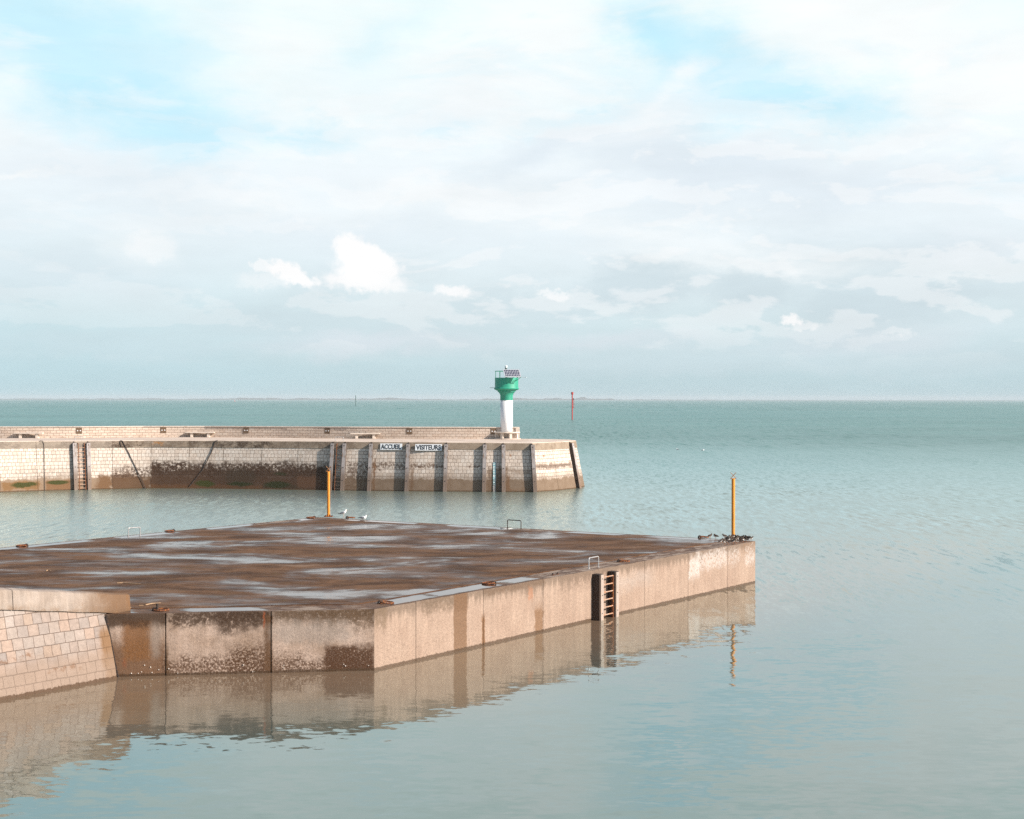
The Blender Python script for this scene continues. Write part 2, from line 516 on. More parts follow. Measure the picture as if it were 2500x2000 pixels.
    for (X, Y, rx, ry, rot, k) in [(1180, 180, 330, 230, 30, 0.9), (1330, 60, 260, 300, 40, 0.7), (2180, 120, 560, 230, -18, 0.95),
                                   (2450, 260, 380, 210, 0, 0.95), (700, 130, 330, 110, -25, 0.55), (2250, 350, 360, 50, 8, 0.6),
                                   (850, 290, 90, 22, -12, 0.6), (60, 465, 130, 14, 4, 0.9), (1100, 480, 500, 70, 3, 0.5), (600, 500, 320, 60, -6, 0.5),
                                   (1900, 640, 620, 62, -3, 0.75), (1550, 560, 500, 55, -8, 0.5), (1650, 230, 160, 60, 35, 0.8),
                                   (380, 610, 130, 95, 0, 0.4), (2300, 700, 260, 30, 10, 0.3)]:
        c = t.mix(t.mul(blob(X, Y, rx, ry, rot, 1.0), k), c, wh)
    # grey-lavender undersides
    gr = (0.755, 0.84, 0.905)
    for (X, Y, rx, ry, rot, k) in [(1750, 420, 600, 140, -6, 1.0), (1330, 385, 280, 70, 10, 0.85), (2080, 470, 260, 110, 0, 0.5), (1640, 330, 260, 80, 25, 0.6),
                                   (300, 450, 420, 90, -4, 0.5), (180, 680, 420, 90, 2, 0.35), (850, 560, 420, 60, 0, 0.3)]:
        c = t.mix(t.mul(blob(X, Y, rx, ry, rot, 0.9), k), c, gr)
    gr2 = (0.63, 0.74, 0.79)
    for (X, Y, rx, ry, rot, k) in [(1560, 700, 190, 85, 0, 0.85), (1830, 700, 170, 75, 0, 0.9), (2170, 745, 290, 75, 3, 0.9), (2350, 700, 300, 90, 0, 0.5),
                                   (1300, 745, 420, 45, 2, 0.45), (900, 800, 700, 50, 0, 0.4), (1900, 880, 900, 60, 0, 0.45), (300, 850, 420, 50, 0, 0.3)]:
        c = t.mix(t.mul(blob(X, Y, rx, ry, rot, 0.55, edge=(1.0, 0.35), fine=0.6), k), c, gr2)
    # rosy light low down
    for (X, Y, rx, ry, rot, k) in [(900, 850, 420, 40, 2, 0.5), (1450, 830, 500, 35, 0, 0.4), (2150, 830, 420, 60, 4, 0.4), (2350, 620, 260, 60, 0, 0.3)]:
        c = t.mix(t.mul(blob(X, Y, rx, ry, rot, 0.6), k), c, (0.78, 0.80, 0.86))
    # banks of cloud with lit tops and greyer bases, finer and flatter towards the horizon
    bank = nz(7.5, 7, 0.56, sc=(1, 1.45, 1), off=(3.3, 1.9, 0), dist=0.2)
    bank_up = t.noise(t.vscale(t.comb(az, t.mul(t.add(el, -0.010), 1.9), 0.0), (1, 1.45, 1), (3.3, 1.9, 0)), 7.5, 7, 0.56, 0, 0.2)
    win = t.mul(t.ss(el, 0.015, 0.06), t.ss(el, 0.25, 0.16))
    win = t.mul(win, t.ss(az, -0.30, 0.05, 0.45, 1.0))
    base_ = t.mul(t.ss(bank, 0.46, 0.66), win)
    c = t.mix(t.mul(base_, 0.62), c, t.mix(t.ss(el, 0.05, 0.16), (0.62, 0.735, 0.785), (0.77, 0.86, 0.915)))
    rim = t.mul(t.ss(t.sub(bank, bank_up), 0.0, 0.05), win)
    c = t.mix(t.mul(rim, 0.35), c, (1.0, 1.0, 1.0))
    hi = nz(8.0, 8, 0.62, sc=(0.8, 1.6, 1), off=(8.3, 4.9, 0), dist=0.5)
    hw_ = t.ss(el, 0.14, 0.20)
    c = t.mix(t.mul(t.mul(t.ss(hi, 0.52, 0.68), hw_), 0.4), c, (1.0, 1.0, 1.0))
    c = t.mix(t.mul(t.mul(t.ss(hi, 0.46, 0.34), hw_), 0.30), c, (0.70, 0.92, 1.0))
    # small bright cumulus
    wc = (1.0, 1.0, 1.0)
    for (X, Y, rx, ry, rot, k) in [(850, 605, 42, 36, 0, 1), (895, 620, 46, 30, -20, 1), (880, 655, 70, 44, -25, 1), (935, 650, 48, 30, -25, 1), (890, 690, 110, 26, -4, 0.9),
                                   (640, 655, 30, 14, 0, 0.6), (695, 665, 44, 24, -15, 1), (735, 685, 36, 20, -10, 0.95), (650, 690, 80, 22, 5, 0.35),
                                   (1105, 712, 40, 17, -5, 0.8), (1355, 722, 40, 12, -5, 0.6), (1930, 786, 28, 14, 0, 0.9), (1960, 800, 36, 12, 0, 0.5),
                                   (2190, 815, 40, 10, 0, 0.3), (375, 615, 60, 40, 0, 0.4), (2250, 185, 60, 30, 0, 0.4)]:
        c = t.mix(t.mul(blob(X, Y, rx, ry, rot, 0.05, edge=(1.25, 0.55), fine=0.42, puff=True), k), c, wc)
    # soft mottling so that no area is flat
    mot = nz(16, 6, 0.6, sc=(0.7, 1.5, 1), off=(4, 9, 0))
    k = t.lin(mot, 0.3, 0.7, 0.965, 1.03)
    c = t.mix(1.0, c, t.comb(k, k, k), 'MULTIPLY')
    bg1 = t.n('ShaderNodeBackground'); t.l(c, bg1.inputs[0]); bg1.inputs[1].default_value = 0.665
    # above the picture: broken cloud thinning to the real blue sky
    bg2 = t.n('ShaderNodeBackground'); t.l(sky.outputs[0], bg2.inputs[0]); bg2.inputs[1].default_value = 0.08
    cl = t.noise(t.vscale(d, (1, 1, 2.0)), 2.3, 6, 0.6)
    front = t.ss(t.M('ABSOLUTE', az), 1.5, 0.6)
    keep = t.mx(t.mul(t.ss(el, 0.60, 0.30), t.add(t.mul(front, 0.8), 0.2)), t.mul(t.ss(cl, 0.50, 0.66), 0.45))
    ms = t.n('ShaderNodeMixShader'); t.l(keep, ms.inputs[0]); t.t.links.new(bg2.outputs[0], ms.inputs[1]); t.t.links.new(bg1.outputs[0], ms.inputs[2])
    o = t.n('ShaderNodeOutputWorld'); t.t.links.new(ms.outputs[0], o.inputs[0])
build_world()

# ------------------------------------------------------------------ water
ZSURF = 1.8
def water_mat():
    t = NT('sea_water')
    p = t.pos(); x, y, z = t.sep(p)
    flat = t.comb(x, y, 0.0)
    def layer(sx_, sy_, off, detail=2, rough=0.55):
        nn = t.noise(t.vscale(flat, (sx_, sy_, 1), off), 1.0, detail, rough, out=1)
        a, b, _ = t.sep(nn)
        return t.sub(a, 0.5), t.sub(b, 0.5)
    # distance out from the harbour mouth decides how long and high the wind waves are
    off_ = t.M('SQRT', t.add(t.mul(x, x), t.mul(y, y)))
    gust = t.noise(t.vscale(flat, (0.7, 1, 1)), 0.045, 3, 0.55, dist=0.7)
    gust2 = t.noise(t.vscale(flat, (0.35, 1, 1), (30, 11, 0)), 0.012, 4, 0.6)
    shel = t.ss(t.add(y, t.mul(x, 0.35)), 50, 150)          # 0 in the basin, 1 in the open
    g = t.ss(gust, 0.40, 0.66)
    # sheltered ripples
    a1, b1 = layer(0.55, 1.1, (0, 0, 0), 3); a2, b2 = layer(2.4, 5.0, (3, 8, 0), 2)
    a3, b3 = layer(0.12, 0.25, (5, 1, 0), 2)
    w0 = t.ss(off_, 85, 45)
    k1 = t.mul(w0, t.add(0.056, t.mul(g, 0.06))); k2 = t.mul(w0, t.add(0.050, t.mul(g, 0.07)))
    sy = t.add(t.add(t.mul(b1, k1), t.mul(b2, k2)), t.mul(b3, 0.012)); sx = t.add(t.mul(a1, t.mul(k1, 0.7)), t.mul(a2, t.mul(k2, 0.6)))
    # wind waves, progressively longer crests seaward
    for (sx_, sy_, d0, d1, d2, d3, amp) in [(3.3, 0.55, 42, 85, 170, 330, 0.26), (1.3, 0.075, 150, 320, 700, 1300, 0.42), (0.34, 0.0065, 600, 1300, 4000, 9000, 0.55)]:
        a, b = layer(sx_, sy_, (d0, 3, 0), 2, 0.5)
        wgt = t.mul(t.ss(off_, d0, d1), t.ss(off_, d3, d2))
        kk = t.mul(wgt, t.mul(t.add(0.5, t.mul(g, 0.5)), amp * 2.5))
        sy = t.add(sy, t.mul(b, kk)); sx = t.add(sx, t.mul(a, t.mul(kk, 0.5)))
    nn = t.n('ShaderNodeVectorMath', operation='NORMALIZE'); t.l(t.comb(sx, sy, 1.0), nn.inputs[0])
    # silt: brown by the harbour walls with their reflection painted in, teal offshore
    sil = t.noise(t.vscale(flat, (1, 1, 1), (3, 3, 0)), 0.03, 4, 0.6)
    k = t.ss(t.add(off_, t.mul(t.sub(sil, 0.5), 70)), 60, 190)
    a_, b_, c_ = P(258, 1500.5, ZSURF), P(914, 1488, ZSURF), P(1844, 1321.5, ZSURF)
    w0_, w1_ = P(287, 1657, 0), P(0, 1711, 0)
    def dist_line(p0, p1):
        e = (p1 - p0); e.z = 0; e.normalize(); n_ = Vector((e.y, -e.x, 0))
        return t.sub(t.add(t.mul(x, n_.x), t.mul(y, n_.y)), n_.x * p0.x + n_.y * p0.y)
    dj = t.mx(dist_line(a_, b_), dist_line(b_, c_)); dw = dist_line(w1_, w0_)
    dd = t.mn(dj, dw)
    silt_reflection = t.ss(t.add(dd, t.mul(t.sub(sil, 0.5), 6)), 9.0, 1.0)
    near = t.mix(silt_reflection, (0.078, 0.105, 0.094), (0.195, 0.135, 0.092))
    c = t.mix(k, near, (0.064, 0.148, 0.134))
    c = t.mix(t.ss(off_, 190, 800), c, (0.050, 0.158, 0.147))
    kk = t.lin(gust2, 0.3, 0.7, 0.82, 1.16)
    c = t.mix(1.0, c, t.comb(kk, kk, kk), 'MULTIPLY')
    fr = t.n('ShaderNodeFresnel'); fr.inputs[0].default_value = 1.333; t.t.links.new(nn.outputs[0], fr.inputs['Normal'])
    open_ = t.ss(off_, 60, 330)
    fac = t.mul(t.M('POWER', fr.outputs[0], 0.62), t.add(0.96, t.mul(open_, -0.53)))
    rough = t.add(0.04, t.mul(t.ss(off_, 66, 96), 0.21))
    gl = t.n('ShaderNodeBsdfGlossy'); t.l(rough, gl.inputs['Roughness']); t.t.links.new(nn.outputs[0], gl.inputs['Normal'])
    t.l(t.mix(t.ss(off_, 45, 110), (0.85, 0.935, 0.925), (0.81, 0.94, 0.925)), gl.inputs['Color'])
    df = t.n('ShaderNodeBsdfDiffuse'); t.l(c, df.inputs['Color']); t.t.links.new(nn.outputs[0], df.inputs['Normal'])
    ms = t.n('ShaderNodeMixShader'); t.l(fac, ms.inputs[0]); t.t.links.new(df.outputs[0], ms.inputs[1]); t.t.links.new(gl.outputs[0], ms.inputs[2])
    o = t.n('ShaderNodeOutputMaterial'); t.t.links.new(ms.outputs[0], o.inputs[0])
    return t.m
M['water'] = water_mat()


def build_water():
    mb = MB()
    # fan-shaped sheet reaching past the horizon on every side
    rings = [0, 30, 60, 100, 160, 260, 500, 1000, 3000, 9000, 16000]
    seg = 48
    vs = [(0, 0, 0)]
    for r_ in rings[1:]:
        for k in range(seg):
            q = 2 * math.pi * k / seg
            vs.append((r_ * math.cos(q), r_ * math.sin(q), 0))
    fs = [(0, 1 + k, 1 + (k + 1) % seg) for k in range(seg)]
    for i in range(len(rings) - 2):
        for k in range(seg):
            k2 = (k + 1) % seg
            fs.append((1 + i * seg + k, 1 + (i + 1) * seg + k, 1 + (i + 1) * seg + k2, 1 + i * seg + k2))
    mb.add(vs, fs)
    o = mb.build('water', M['water'])
    tag(o, kind='structure')
build_water()

# far low coast with trees, about 7 km off
def build_coast():
    t = NT('coast_trees')
    n1 = t.noise(t.pos(), 0.01, 4)
    m = t.out(t.mix(n1, (0.03, 0.05, 0.05), (0.06, 0.08, 0.075)), 0.95)
    mb = MB()
    Y0 = 9300.0
    pts = []
    spans = [(-700, 300, 2.5, 5), (300, 560, 3.0, 5), (560, 1000, 6, 7), (1000, 1180, 2.5, 5), (1180, 1500, 7, 11), (1500, 1680, 3, 4), (1680, 2000, 1.6, 2.2), (2000, 2480, 0.8, 0.7), (2480, 3200, 0.6, 0.5)]
    x = -700.0
    vs = []; n = 0
    while x < 3200:
        for a, b, h, am in spans:
            if a <= x < b: break
        v1 = mnoise.noise(Vector((x * 0.013, 3.1, 0))); v2 = mnoise.noise(Vector((x * 0.06, 9.4, 0))); v3 = mnoise.noise(Vector((x * 0.35, 1.7, 0)))
        hh = h + am * max(0, v1 * 1.6) + am * 0.9 * max(0, v2 + 0.1) * (1.0 if v1 > -0.1 else 0.35) + am * 0.5 * max(0, v3) * (1 if v2 > 0 else .2)
        X = (x - 1250) / F * Y0
        vs += [(X, Y0, -1.0), (X, Y0 + 10, hh * 1.0), (X, Y0 + 320, hh * 0.9), (X, Y0 + 340, -1.0)]
        n += 1
        x += 2.5
    fs = []
    for i in range(n - 1):
        for k in range(3):
            fs.append((i * 4 + k, i * 4 + 4 + k, i * 4 + 5 + k, i * 4 + 1 + k))
    mb.add(vs, fs)
    o = mb.build('far_coast', m)
    tag(o, 'low hazy line of land and trees along the horizon', 'coast', kind='structure')
build_coast()

def build_haze():
    mb = MB(); mb.box((0, 4500, 11.0), (10400, 10400, 24.0))
    m = bpy.data.materials.new('haze_air'); m.use_nodes = True
    nt = m.node_tree
    for n in list(nt.nodes): nt.nodes.remove(n)
    v = nt.nodes.new('ShaderNodeVolumePrincipled'); v.inputs['Color'].default_value = (0.86, 0.94, 1.0, 1)
    v.inputs['Density'].default_value = 0.0001
    o = nt.nodes.new('ShaderNodeOutputMaterial'); nt.links.new(v.outputs[0], o.inputs['Volume'])
    ob = mb.build('haze', m)
    tag(ob, 'thin pale sea haze lying over the water', 'haze', kind='stuff')
build_haze()

# ------------------------------------------------------------------ near jetty
ZS = 1.8
A_FL = P(258, 1500.5, ZS); A_C1 = P(914, 1488, ZS); A_C2 = P(1844, 1321.5, ZS); A_C3 = P(775, 1263, ZS); A_L = P(-500, 1386, ZS)
# make front wall straight between FL and C1
jt = {}
root = empty('concrete_jetty', (A_C1.x, A_C1.y, 0))
tag(root, 'wide low concrete jetty with wet brown deck in the foreground', 'jetty')


def rel(o, r=root):
    o.parent = r; o.matrix_parent_inverse = Matrix.Translation(-Vector(r.location)); return o


def on_line(a, b, xsrc, z):
    """point of wall line a-b that lies on photo column xsrc"""
    d = ray(xsrc, 1400)
    # solve a + s(b-a) parallel to d in plan
    ex, ey = (b - a).x, (b - a).y
    s = (a.x * d.y - a.y * d.x) / (ey * d.x - ex * d.y) if False else None
    det = ex * (-d.y) - ey * (-d.x)
    s = ((-a.x) * (-d.y) - (-a.y) * (-d.x)) / det
    p = a + (b - a) * s
    return Vector((p.x, p.y, z)), s * (b - a).length


def wall_panels(a, b, cuts, mat, z0=-1.2, z1=ZS, thick=0.5, gap=0.014, name='side_wall', u_first=0.0):
    """panels proud of the core; a->b with outward normal to the right"""
    dr = (b - a); L = dr.length; dr = dr.normalized(); nr = Vector((dr.y, -dr.x, 0))
    us = [u_first] + cuts + [L]
    mb = MB()
    for i in range(len(us) - 1):
        u0 = us[i] + (gap / 2 if i else 0); u1 = us[i + 1] - (gap / 2 if i < len(us) - 2 else 0)
        ch = 0.012
        jig = random.uniform(-0.006, 0.006) if 0 < i < len(us) - 2 else 0
        nz_ = 7; nu = max(2, int((u1 - u0) / 0.4))
        # front face grid with slightly uneven top edge
        vs = []; uvs = []
        def ed(u, z): return 0.018 * mnoise.noise(Vector((u * 1.7, z * 2.2, i * 3.3))) + jig
        zs = [z0 + (z1 - ch - z0) * k / nz_ for k in range(nz_ + 1)]
        g = []
        for k, z in enumerate(zs):
            row = []
            for j in range(nu + 1):
                u = u0 + (u1 - u0) * j / nu
                e_ = ed(u, z) if 0 < j < nu else 0
                q = Vector((a.x, a.y, 0)) + dr * u + nr * e_
                row.append((len(vs))); vs.append((q.x, q.y, z)); uvs.append((u, z))
            g.append(row)
        row = []
        for j in range(nu + 1):
            u = u0 + (u1 - u0) * j / nu
            wear = 0.016 + 0.06 * max(0, mnoise.noise(Vector((u * 2.9, 4.4, i)))) ** 1.0
            q = Vector((a.x, a.y, 0)) + dr * u - nr * wear
            row.append(len(vs)); vs.append((q.x, q.y, z1 + 0.002)); uvs.append((u, z1))
        g.append(row)
        row = []
        for j in range(nu + 1):
            u = u0 + (u1 - u0) * j / nu
            q = Vector((a.x, a.y, 0)) + dr * u - nr * thick
            row.append(len(vs)); vs.append((q.x, q.y, z1 + 0.002)); uvs.append((u, z1 + thick))
        g.append(row)
        fs = []
        for k in range(len(g) - 1):
            for j in range(nu):
                fs.append((g[k][j], g[k][j + 1], g[k + 1][j + 1], g[k + 1][j]))
        # ends
        for j, sgn in ((0, 1), (nu, -1)):
            q = Vector(vs[g[0][j]]) - nr * thick
            vs.append(tuple(q)); uvs.append((us[i], z0)); e0 = len(vs) - 1
            fs.append([g[k][j] for k in range(len(g))] + [e0])
        mb.add(vs, fs, [[uvs[q] for q in f] for f in fs])
    o = rel(mb.build(name, mat))
    return o


# front wall (left part is tucked behind the masonry wall)
FA = A_FL + (A_FL - A_C1).normalized() * 2.5
fcut = [on_line(FA, A_C1, x, 0)[1] for x in (404.5, 662)]
fu = lambda x: on_line(FA, A_C1, x, 0)[1]
ub = lambda X0, X1: (min(fu(X0), fu(X1)), max(fu(X0), fu(X1)))
DK = (0.06, 0.03, 0.014); OC = (0.21, 0.10, 0.035)
front_st = [
    dict(u=ub(230, 404), v=(-0.5, 1.05), soft=.10, softv=.35, col=(0.18, 0.09, 0.04), k=.92, ns=1.5, wob=.5),
    dict(u=ub(300, 368), v=(0.5, 1.62), soft=.10, softv=.1, col=(0.25, 0.115, 0.04), k=.9, ns=2.0, wob=.25),
    dict(u=ub(250, 404), v=(1.45, 1.9), soft=.05, softv=.1, col=DK, k=.85, ns=3.0, wob=.35),
    dict(u=ub(366, 392), v=(0.55, 1.5), soft=.12, softv=.2, col=(0.36, 0.29, 0.235), k=.7, ns=2.0, wob=.2),
    dict(u=ub(415, 660), v=(1.43, 1.9), soft=.05, softv=.15, col=DK, k=.85, ns=3.0, wob=.55, th=.44, fs=10),
    dict(u=ub(525, 660), v=(1.22, 1.9), soft=.15, softv=.15, col=DK, k=.8, ns=2.0, wob=.6, th=.42, fs=9),
    dict(u=ub(404, 662), v=(-0.5, 0.50), soft=.05, softv=.2, col=(0.10, 0.045, 0.018), k=.9, ns=2.0, wob=.9, th=.47, fs=15),
    dict(u=ub(560, 662), v=(-0.5, 0.85), soft=.15, softv=.25, col=(0.10, 0.045, 0.018), k=.9, ns=2.0, wob=.6, th=.47, fs=15),
    dict(u=ub(646, 664), v=(-0.2, 1.7), soft=.06, softv=.1, col=(0.14, 0.07, 0.03), k=.9, ns=3.0, wob=.15),
    dict(u=ub(404, 412), v=(-0.2, 0.8), soft=.04, softv=.3, col=(0.13, 0.07, 0.03), k=.9, ns=3.0, wob=.1),
    dict(u=ub(666, 914), v=(1.50, 1.9), soft=.05, softv=.15, col=(0.13, 0.08, 0.045), k=.85, ns=3.0, wob=.6, th=.42, fs=12),
    dict(u=ub(770, 914), v=(1.30, 1.9), soft=.2, softv=.2, col=(0.14, 0.085, 0.045), k=.8, ns=3.0, wob=.6, th=.42, fs=12),
    dict(u=ub(664, 860), v=(0.9, 1.45), soft=.3, softv=.2, col=(0.44, 0.385, 0.335), k=.55, ns=2.0, wob=.6),
    dict(u=ub(664, 914), v=(-0.5, 0.42), soft=.05, softv=.2, col=(0.10, 0.045, 0.018), k=.9, ns=2.0, wob=.8, th=.47, fs=15),
    dict(u=ub(788, 914), v=(-0.5, 0.78), soft=.10, softv=.12, col=(0.09, 0.038, 0.014), k=.97, ns=2.5, wob=.35, th=.40, fs=16),
    dict(u=ub(643, 646), v=(1.35, 1.80), soft=.03, softv=.1, col=(0.45, 0.11, 0.03), k=.8, ns=5.0, wob=.08),
    dict(u=ub(300, 306), v=(0.25, 0.5), soft=.06, softv=.1, col=(0.30, 0.09, 0.03), k=.7, ns=5.0, wob=.1),
]
m_front = concrete_wall('front_wall_concrete', (0.64, 0.50, 0.405), front_st, ZS, (0.42, 0.305, 0.225))
wf = wall_panels(FA, A_C1, fcut, m_front, gap=0.034)
wf['label'] = 'brown stained front wall face'
RL = (A_C1, A_C2)
ru = lambda x: on_line(A_C1, A_C2, x, 0)[1]
rb = lambda X0, X1: (ru(X0), ru(X1))
rcut = [ru(x) for x in (1015.5, 1180, 1326, 1574, 1680, 1776)]
right_st = [
    dict(u=rb(1108, 1140), v=(-0.5, 2.0), soft=.03, softv=.1, col=(0.225, 0.13, 0.07), k=.88, ns=4.0, wob=.10),
    dict(u=rb(1108, 1143), v=(1.25, 2.0), soft=.05, softv=.15, col=(0.19, 0.11, 0.06), k=.6, ns=4.0, wob=.14),
    dict(u=rb(1176, 1184), v=(-0.5, 0.95), soft=.03, softv=.15, col=(0.22, 0.11, 0.045), k=.9, ns=4.0, wob=.12),
    dict(u=rb(1306, 1327), v=(-0.5, 0.85), soft=.05, softv=.2, col=(0.24, 0.13, 0.06), k=.8, ns=4.0, wob=.3),
    dict(u=rb(1290, 1300), v=(1.15, 1.6), soft=.04, softv=.1, col=(0.45, 0.19, 0.09), k=.5, ns=5.0, wob=.35),
    dict(u=rb(914, 945), v=(1.2, 1.9), soft=.06, softv=.2, col=(0.20, 0.14, 0.09), k=.7, ns=3.0, wob=.3, th=.42, fs=5),
    dict(u=rb(1030, 1110), v=(1.35, 1.9), soft=.1, softv=.15, col=(0.19, 0.135, 0.09), k=.65, ns=3.0, wob=.4, th=.45, fs=7),
    dict(u=rb(1180, 1330), v=(1.6, 1.9), soft=.1, softv=.1, col=(0.17, 0.11, 0.07), k=.7, ns=3.0, wob=.3, th=.42, fs=7),
    dict(u=rb(1500, 1590), v=(0.9, 1.4), soft=.6, softv=.3, col=(0.50, 0.44, 0.39), k=.5, ns=2.0, wob=.6),
    dict(u=rb(1683, 1708), v=(0.75, 1.6), soft=.08, softv=.2, col=(0.66, 0.62, 0.58), k=.75, ns=3.0, wob=.45, th=.42, fs=6),
    dict(u=rb(1700, 1775), v=(1.05, 1.7), soft=.15, softv=.2, col=(0.64, 0.60, 0.56), k=.7, ns=3.5, wob=.6, th=.46, fs=8),
    dict(u=rb(1780, 1805), v=(1.0, 1.65), soft=.15, softv=.2, col=(0.62, 0.58, 0.54), k=.6, ns=3.5, wob=.5, th=.5, fs=8),
    dict(u=rb(1820, 1842), v=(0.85, 1.7), soft=.15, softv=.2, col=(0.64, 0.60, 0.56), k=.65, ns=3.5, wob=.4, th=.46, fs=7),
    dict(u=rb(1812, 1846), v=(1.35, 1.9), soft=.2, softv=.2, col=(0.27, 0.17, 0.10), k=.6, ns=3.0, wob=.5, th=.46, fs=6),
    dict(u=rb(1370, 1450), v=(1.25, 1.9), soft=.4, softv=.15, col=(0.23, 0.165, 0.12), k=.4, ns=3.0, wob=.5, th=.46, fs=8),
]
m_right = concrete_wall('right_wall_concrete', (0.47, 0.355, 0.275), right_st, ZS, (0.41, 0.30, 0.23))
wr = wall_panels(A_C1, A_C2, rcut, m_right, gap=0.02)
wr['label'] = 'sunlit pale wall face with vertical joints'
m_back = concrete_wall('back_wall_concrete', (0.36, 0.28, 0.22), [], ZS)
wall_panels(A_C2, A_C3, [4, 8, 12, 16], m_back, u_first=0.08)
wall_panels(A_C3, A_L, [4, 8, 12, 16, 20], m_back)


def deck_mat():
    t = NT('wet_deck')
    p = t.pos(); x, y, z = t.sep(p)
    v = t.comb(x, y, 0)
    big = t.noise(v, 0.16, 5, 0.6, dist=0.5)
    mid = t.noise(t.vscale(v, (0.8, 1.3, 1), (4, 2, 0)), 0.6, 6, 0.65, dist=0.4)
    fine = t.noise(v, 4.5, 6, 0.7)
    grit = t.noise(v, 28, 3, 0.7)
    c = t.mix(t.ss(mid, 0.35, 0.65), (0.062, 0.032, 0.017), (0.150, 0.083, 0.046))
    c = t.mix(t.mul(t.ss(t.noise(v, 0.9, 6, 0.7, dist=0.8), 0.56, 0.70), 0.6), c, (0.115, 0.075, 0.032))
    dry = t.noise(t.vscale(v, (0.5, 1, 1), (9, 9, 0)), 0.5, 6, 0.62)
    c = t.mix(t.mul(t.ss(dry, 0.58, 0.72), 0.6), c, (0.26, 0.185, 0.14))
    k = t.lin(fine, 0.25, 0.75, 0.72, 1.3)
    c = t.mix(1.0, c, t.comb(k, k, k), 'MULTIPLY')
    c = t.mix(t.mul(t.ss(grit, 0.60, 0.72), 0.35), c, (0.28, 0.19, 0.13))
    # standing water where the deck sags: damp films and a few pools
    wetn = t.add(t.mul(t.noise(t.vscale(v, (0.55, 1.0, 1), (2.7, 5.1, 0)), 0.30, 5, 0.6, dist=0.7), 0.8), t.mul(t.noise(t.vscale(v, (.6, 1, 1)), 1.8, 5, 0.6), 0.2))
    film = t.ss(wetn, 0.44, 0.60)
    pool = t.ss(wetn, 0.53, 0.64)
    c = t.mix(t.mul(film, 0.35), c, (0.045, 0.028, 0.035))
    rough = t.add(t.add(0.76, t.mul(film, -0.40)), t.mul(pool, -0.27))
    h = t.add(t.mul(fine, 0.5), t.mul(grit, 0.35))
    dry_k = t.sub(1.0, t.add(t.mul(film, 0.35), t.mul(pool, 0.35)))
    return t.out(c, rough, t.bump(t.mul(h, dry_k), 0.02), 0, t.add(0.12, t.mul(film, 0.45)), dim=(1.0, 0.93, 0.85))


def kerb_mat():
    t = NT('kerb_concrete')
    uvv = t.uv(); u, v, _ = t.sep(uvv)
    c = t.mix(t.ss(t.noise(uvv, 1.2, 6, 0.65), 0.35, 0.65), (0.10, 0.052, 0.030), (0.20, 0.115, 0.07))
    pale = t.noise(t.vscale(uvv, (1, 2.4, 1), (2, 3, 0)), 1.1, 6, 0.65)
    m = None
    for (a, b) in PALES:
        q = t.mul(t.ss(u, a - 0.4, a + 0.4), t.ss(u, b + 0.4, b - 0.4)); m = q if m is None else t.mx(m, q)
    k = t.mul(t.ss(pale, 0.48, 0.56), m)
    c = t.mix(t.mul(k, 0.8), c, (0.40, 0.32, 0.26))
    kk = t.lin(t.noise(uvv, 9, 5, 0.7), 0.3, 0.7, 0.75, 1.2)
    c = t.mix(1.0, c, t.comb(kk, kk, kk), 'MULTIPLY')
    n = t.add(t.mul(t.noise(t.vscale(uvv, (0.6, 1.4, 1), (1, 1, 0)), 0.5, 3, 0.5), 0.75), t.mul(t.noise(uvv, 2.4, 4), 0.25))
    wv_ = t.mul(t.sub(t.noise(uvv, 1.4, 4), 0.5), 1.2)
    uw = t.add(u, wv_)
    m = None
    for (a, b) in POOLS:
        q = t.mul(t.ss(uw, a - 0.2, a + 0.2), t.ss(uw, b + 0.2, b - 0.2)); m = q if m is None else t.mx(m, q)
    inner = t.ss(t.add(t.M('ABSOLUTE', t.sub(v, 0.55)), t.mul(wv_, 0.2)), 0.44, 0.34)
    pool = t.mul(t.mul(m, t.ss(n, 0.34, 0.40)), inner)
    c = t.mix(t.mul(pool, 0.6), c, (0.05, 0.04, 0.04))
    rough = t.mix(pool, (0.6, 0.6, 0.6), (0.03, 0.03, 0.03))
    h = t.mul(t.noise(uvv, 14, 5, 0.7), t.sub(1.0, pool))
    return t.out(c, rough, t.bump(h, 0.015), 0, t.add(0.25, t.mul(pool, 0.25)), dim=(0.8, 0.76, 0.72))




def inset(poly, d):
    out = []
    n = len(poly)
    for i in range(n):
        p0, p1, p2 = poly[i - 1], poly[i], poly[(i + 1) % n]
        e1 = (p1 - p0).normalized(); e2 = (p2 - p1).normalized()
        n1 = Vector((-e1.y, e1.x, 0)); n2 = Vector((-e2.y, e2.x, 0))
        b = (n1 + n2); b = b / (1 + n1.dot(n2))
        out.append(p1 + b * d)
    return out


# masonry wall line (water level) used also to tuck the jetty in behind it
W0 = P(286, 1657, 0); W1 = P(0, 1711, 0)
wd = (W1 - W0).normalized(); wn = Vector((-wd.y, wd.x, 0))       # outward (to the water)
if wn.y > 0: wn = -wn
BAT = 0.262
M['deck'] = deck_mat()
outline = [FA, A_C1, A_C2, A_C3, A_L, Vector((A_L.x, A_L.y - 30, ZS)), FA + wd * 14 - wn * 2.0]
outline = [Vector((q.x, q.y, 0)) for q in outline]
inn = inset(outline, 0.50)
inn2 = inset(outline, 1.05)
mb = MB(); mb.prism(inn, -1.2, ZS - 0.045)
rel(mb.build('core', M['deck']))
mb = MB()
_Ls = [(outline[i + 1] - outline[i]).length for i in range(4)]
_o = [0]
for L_ in _Ls: _o.append(_o[-1] + L_ + 3.3)
_f = lambda x: fu(x); _r = lambda x: _o[1] + ru(x)
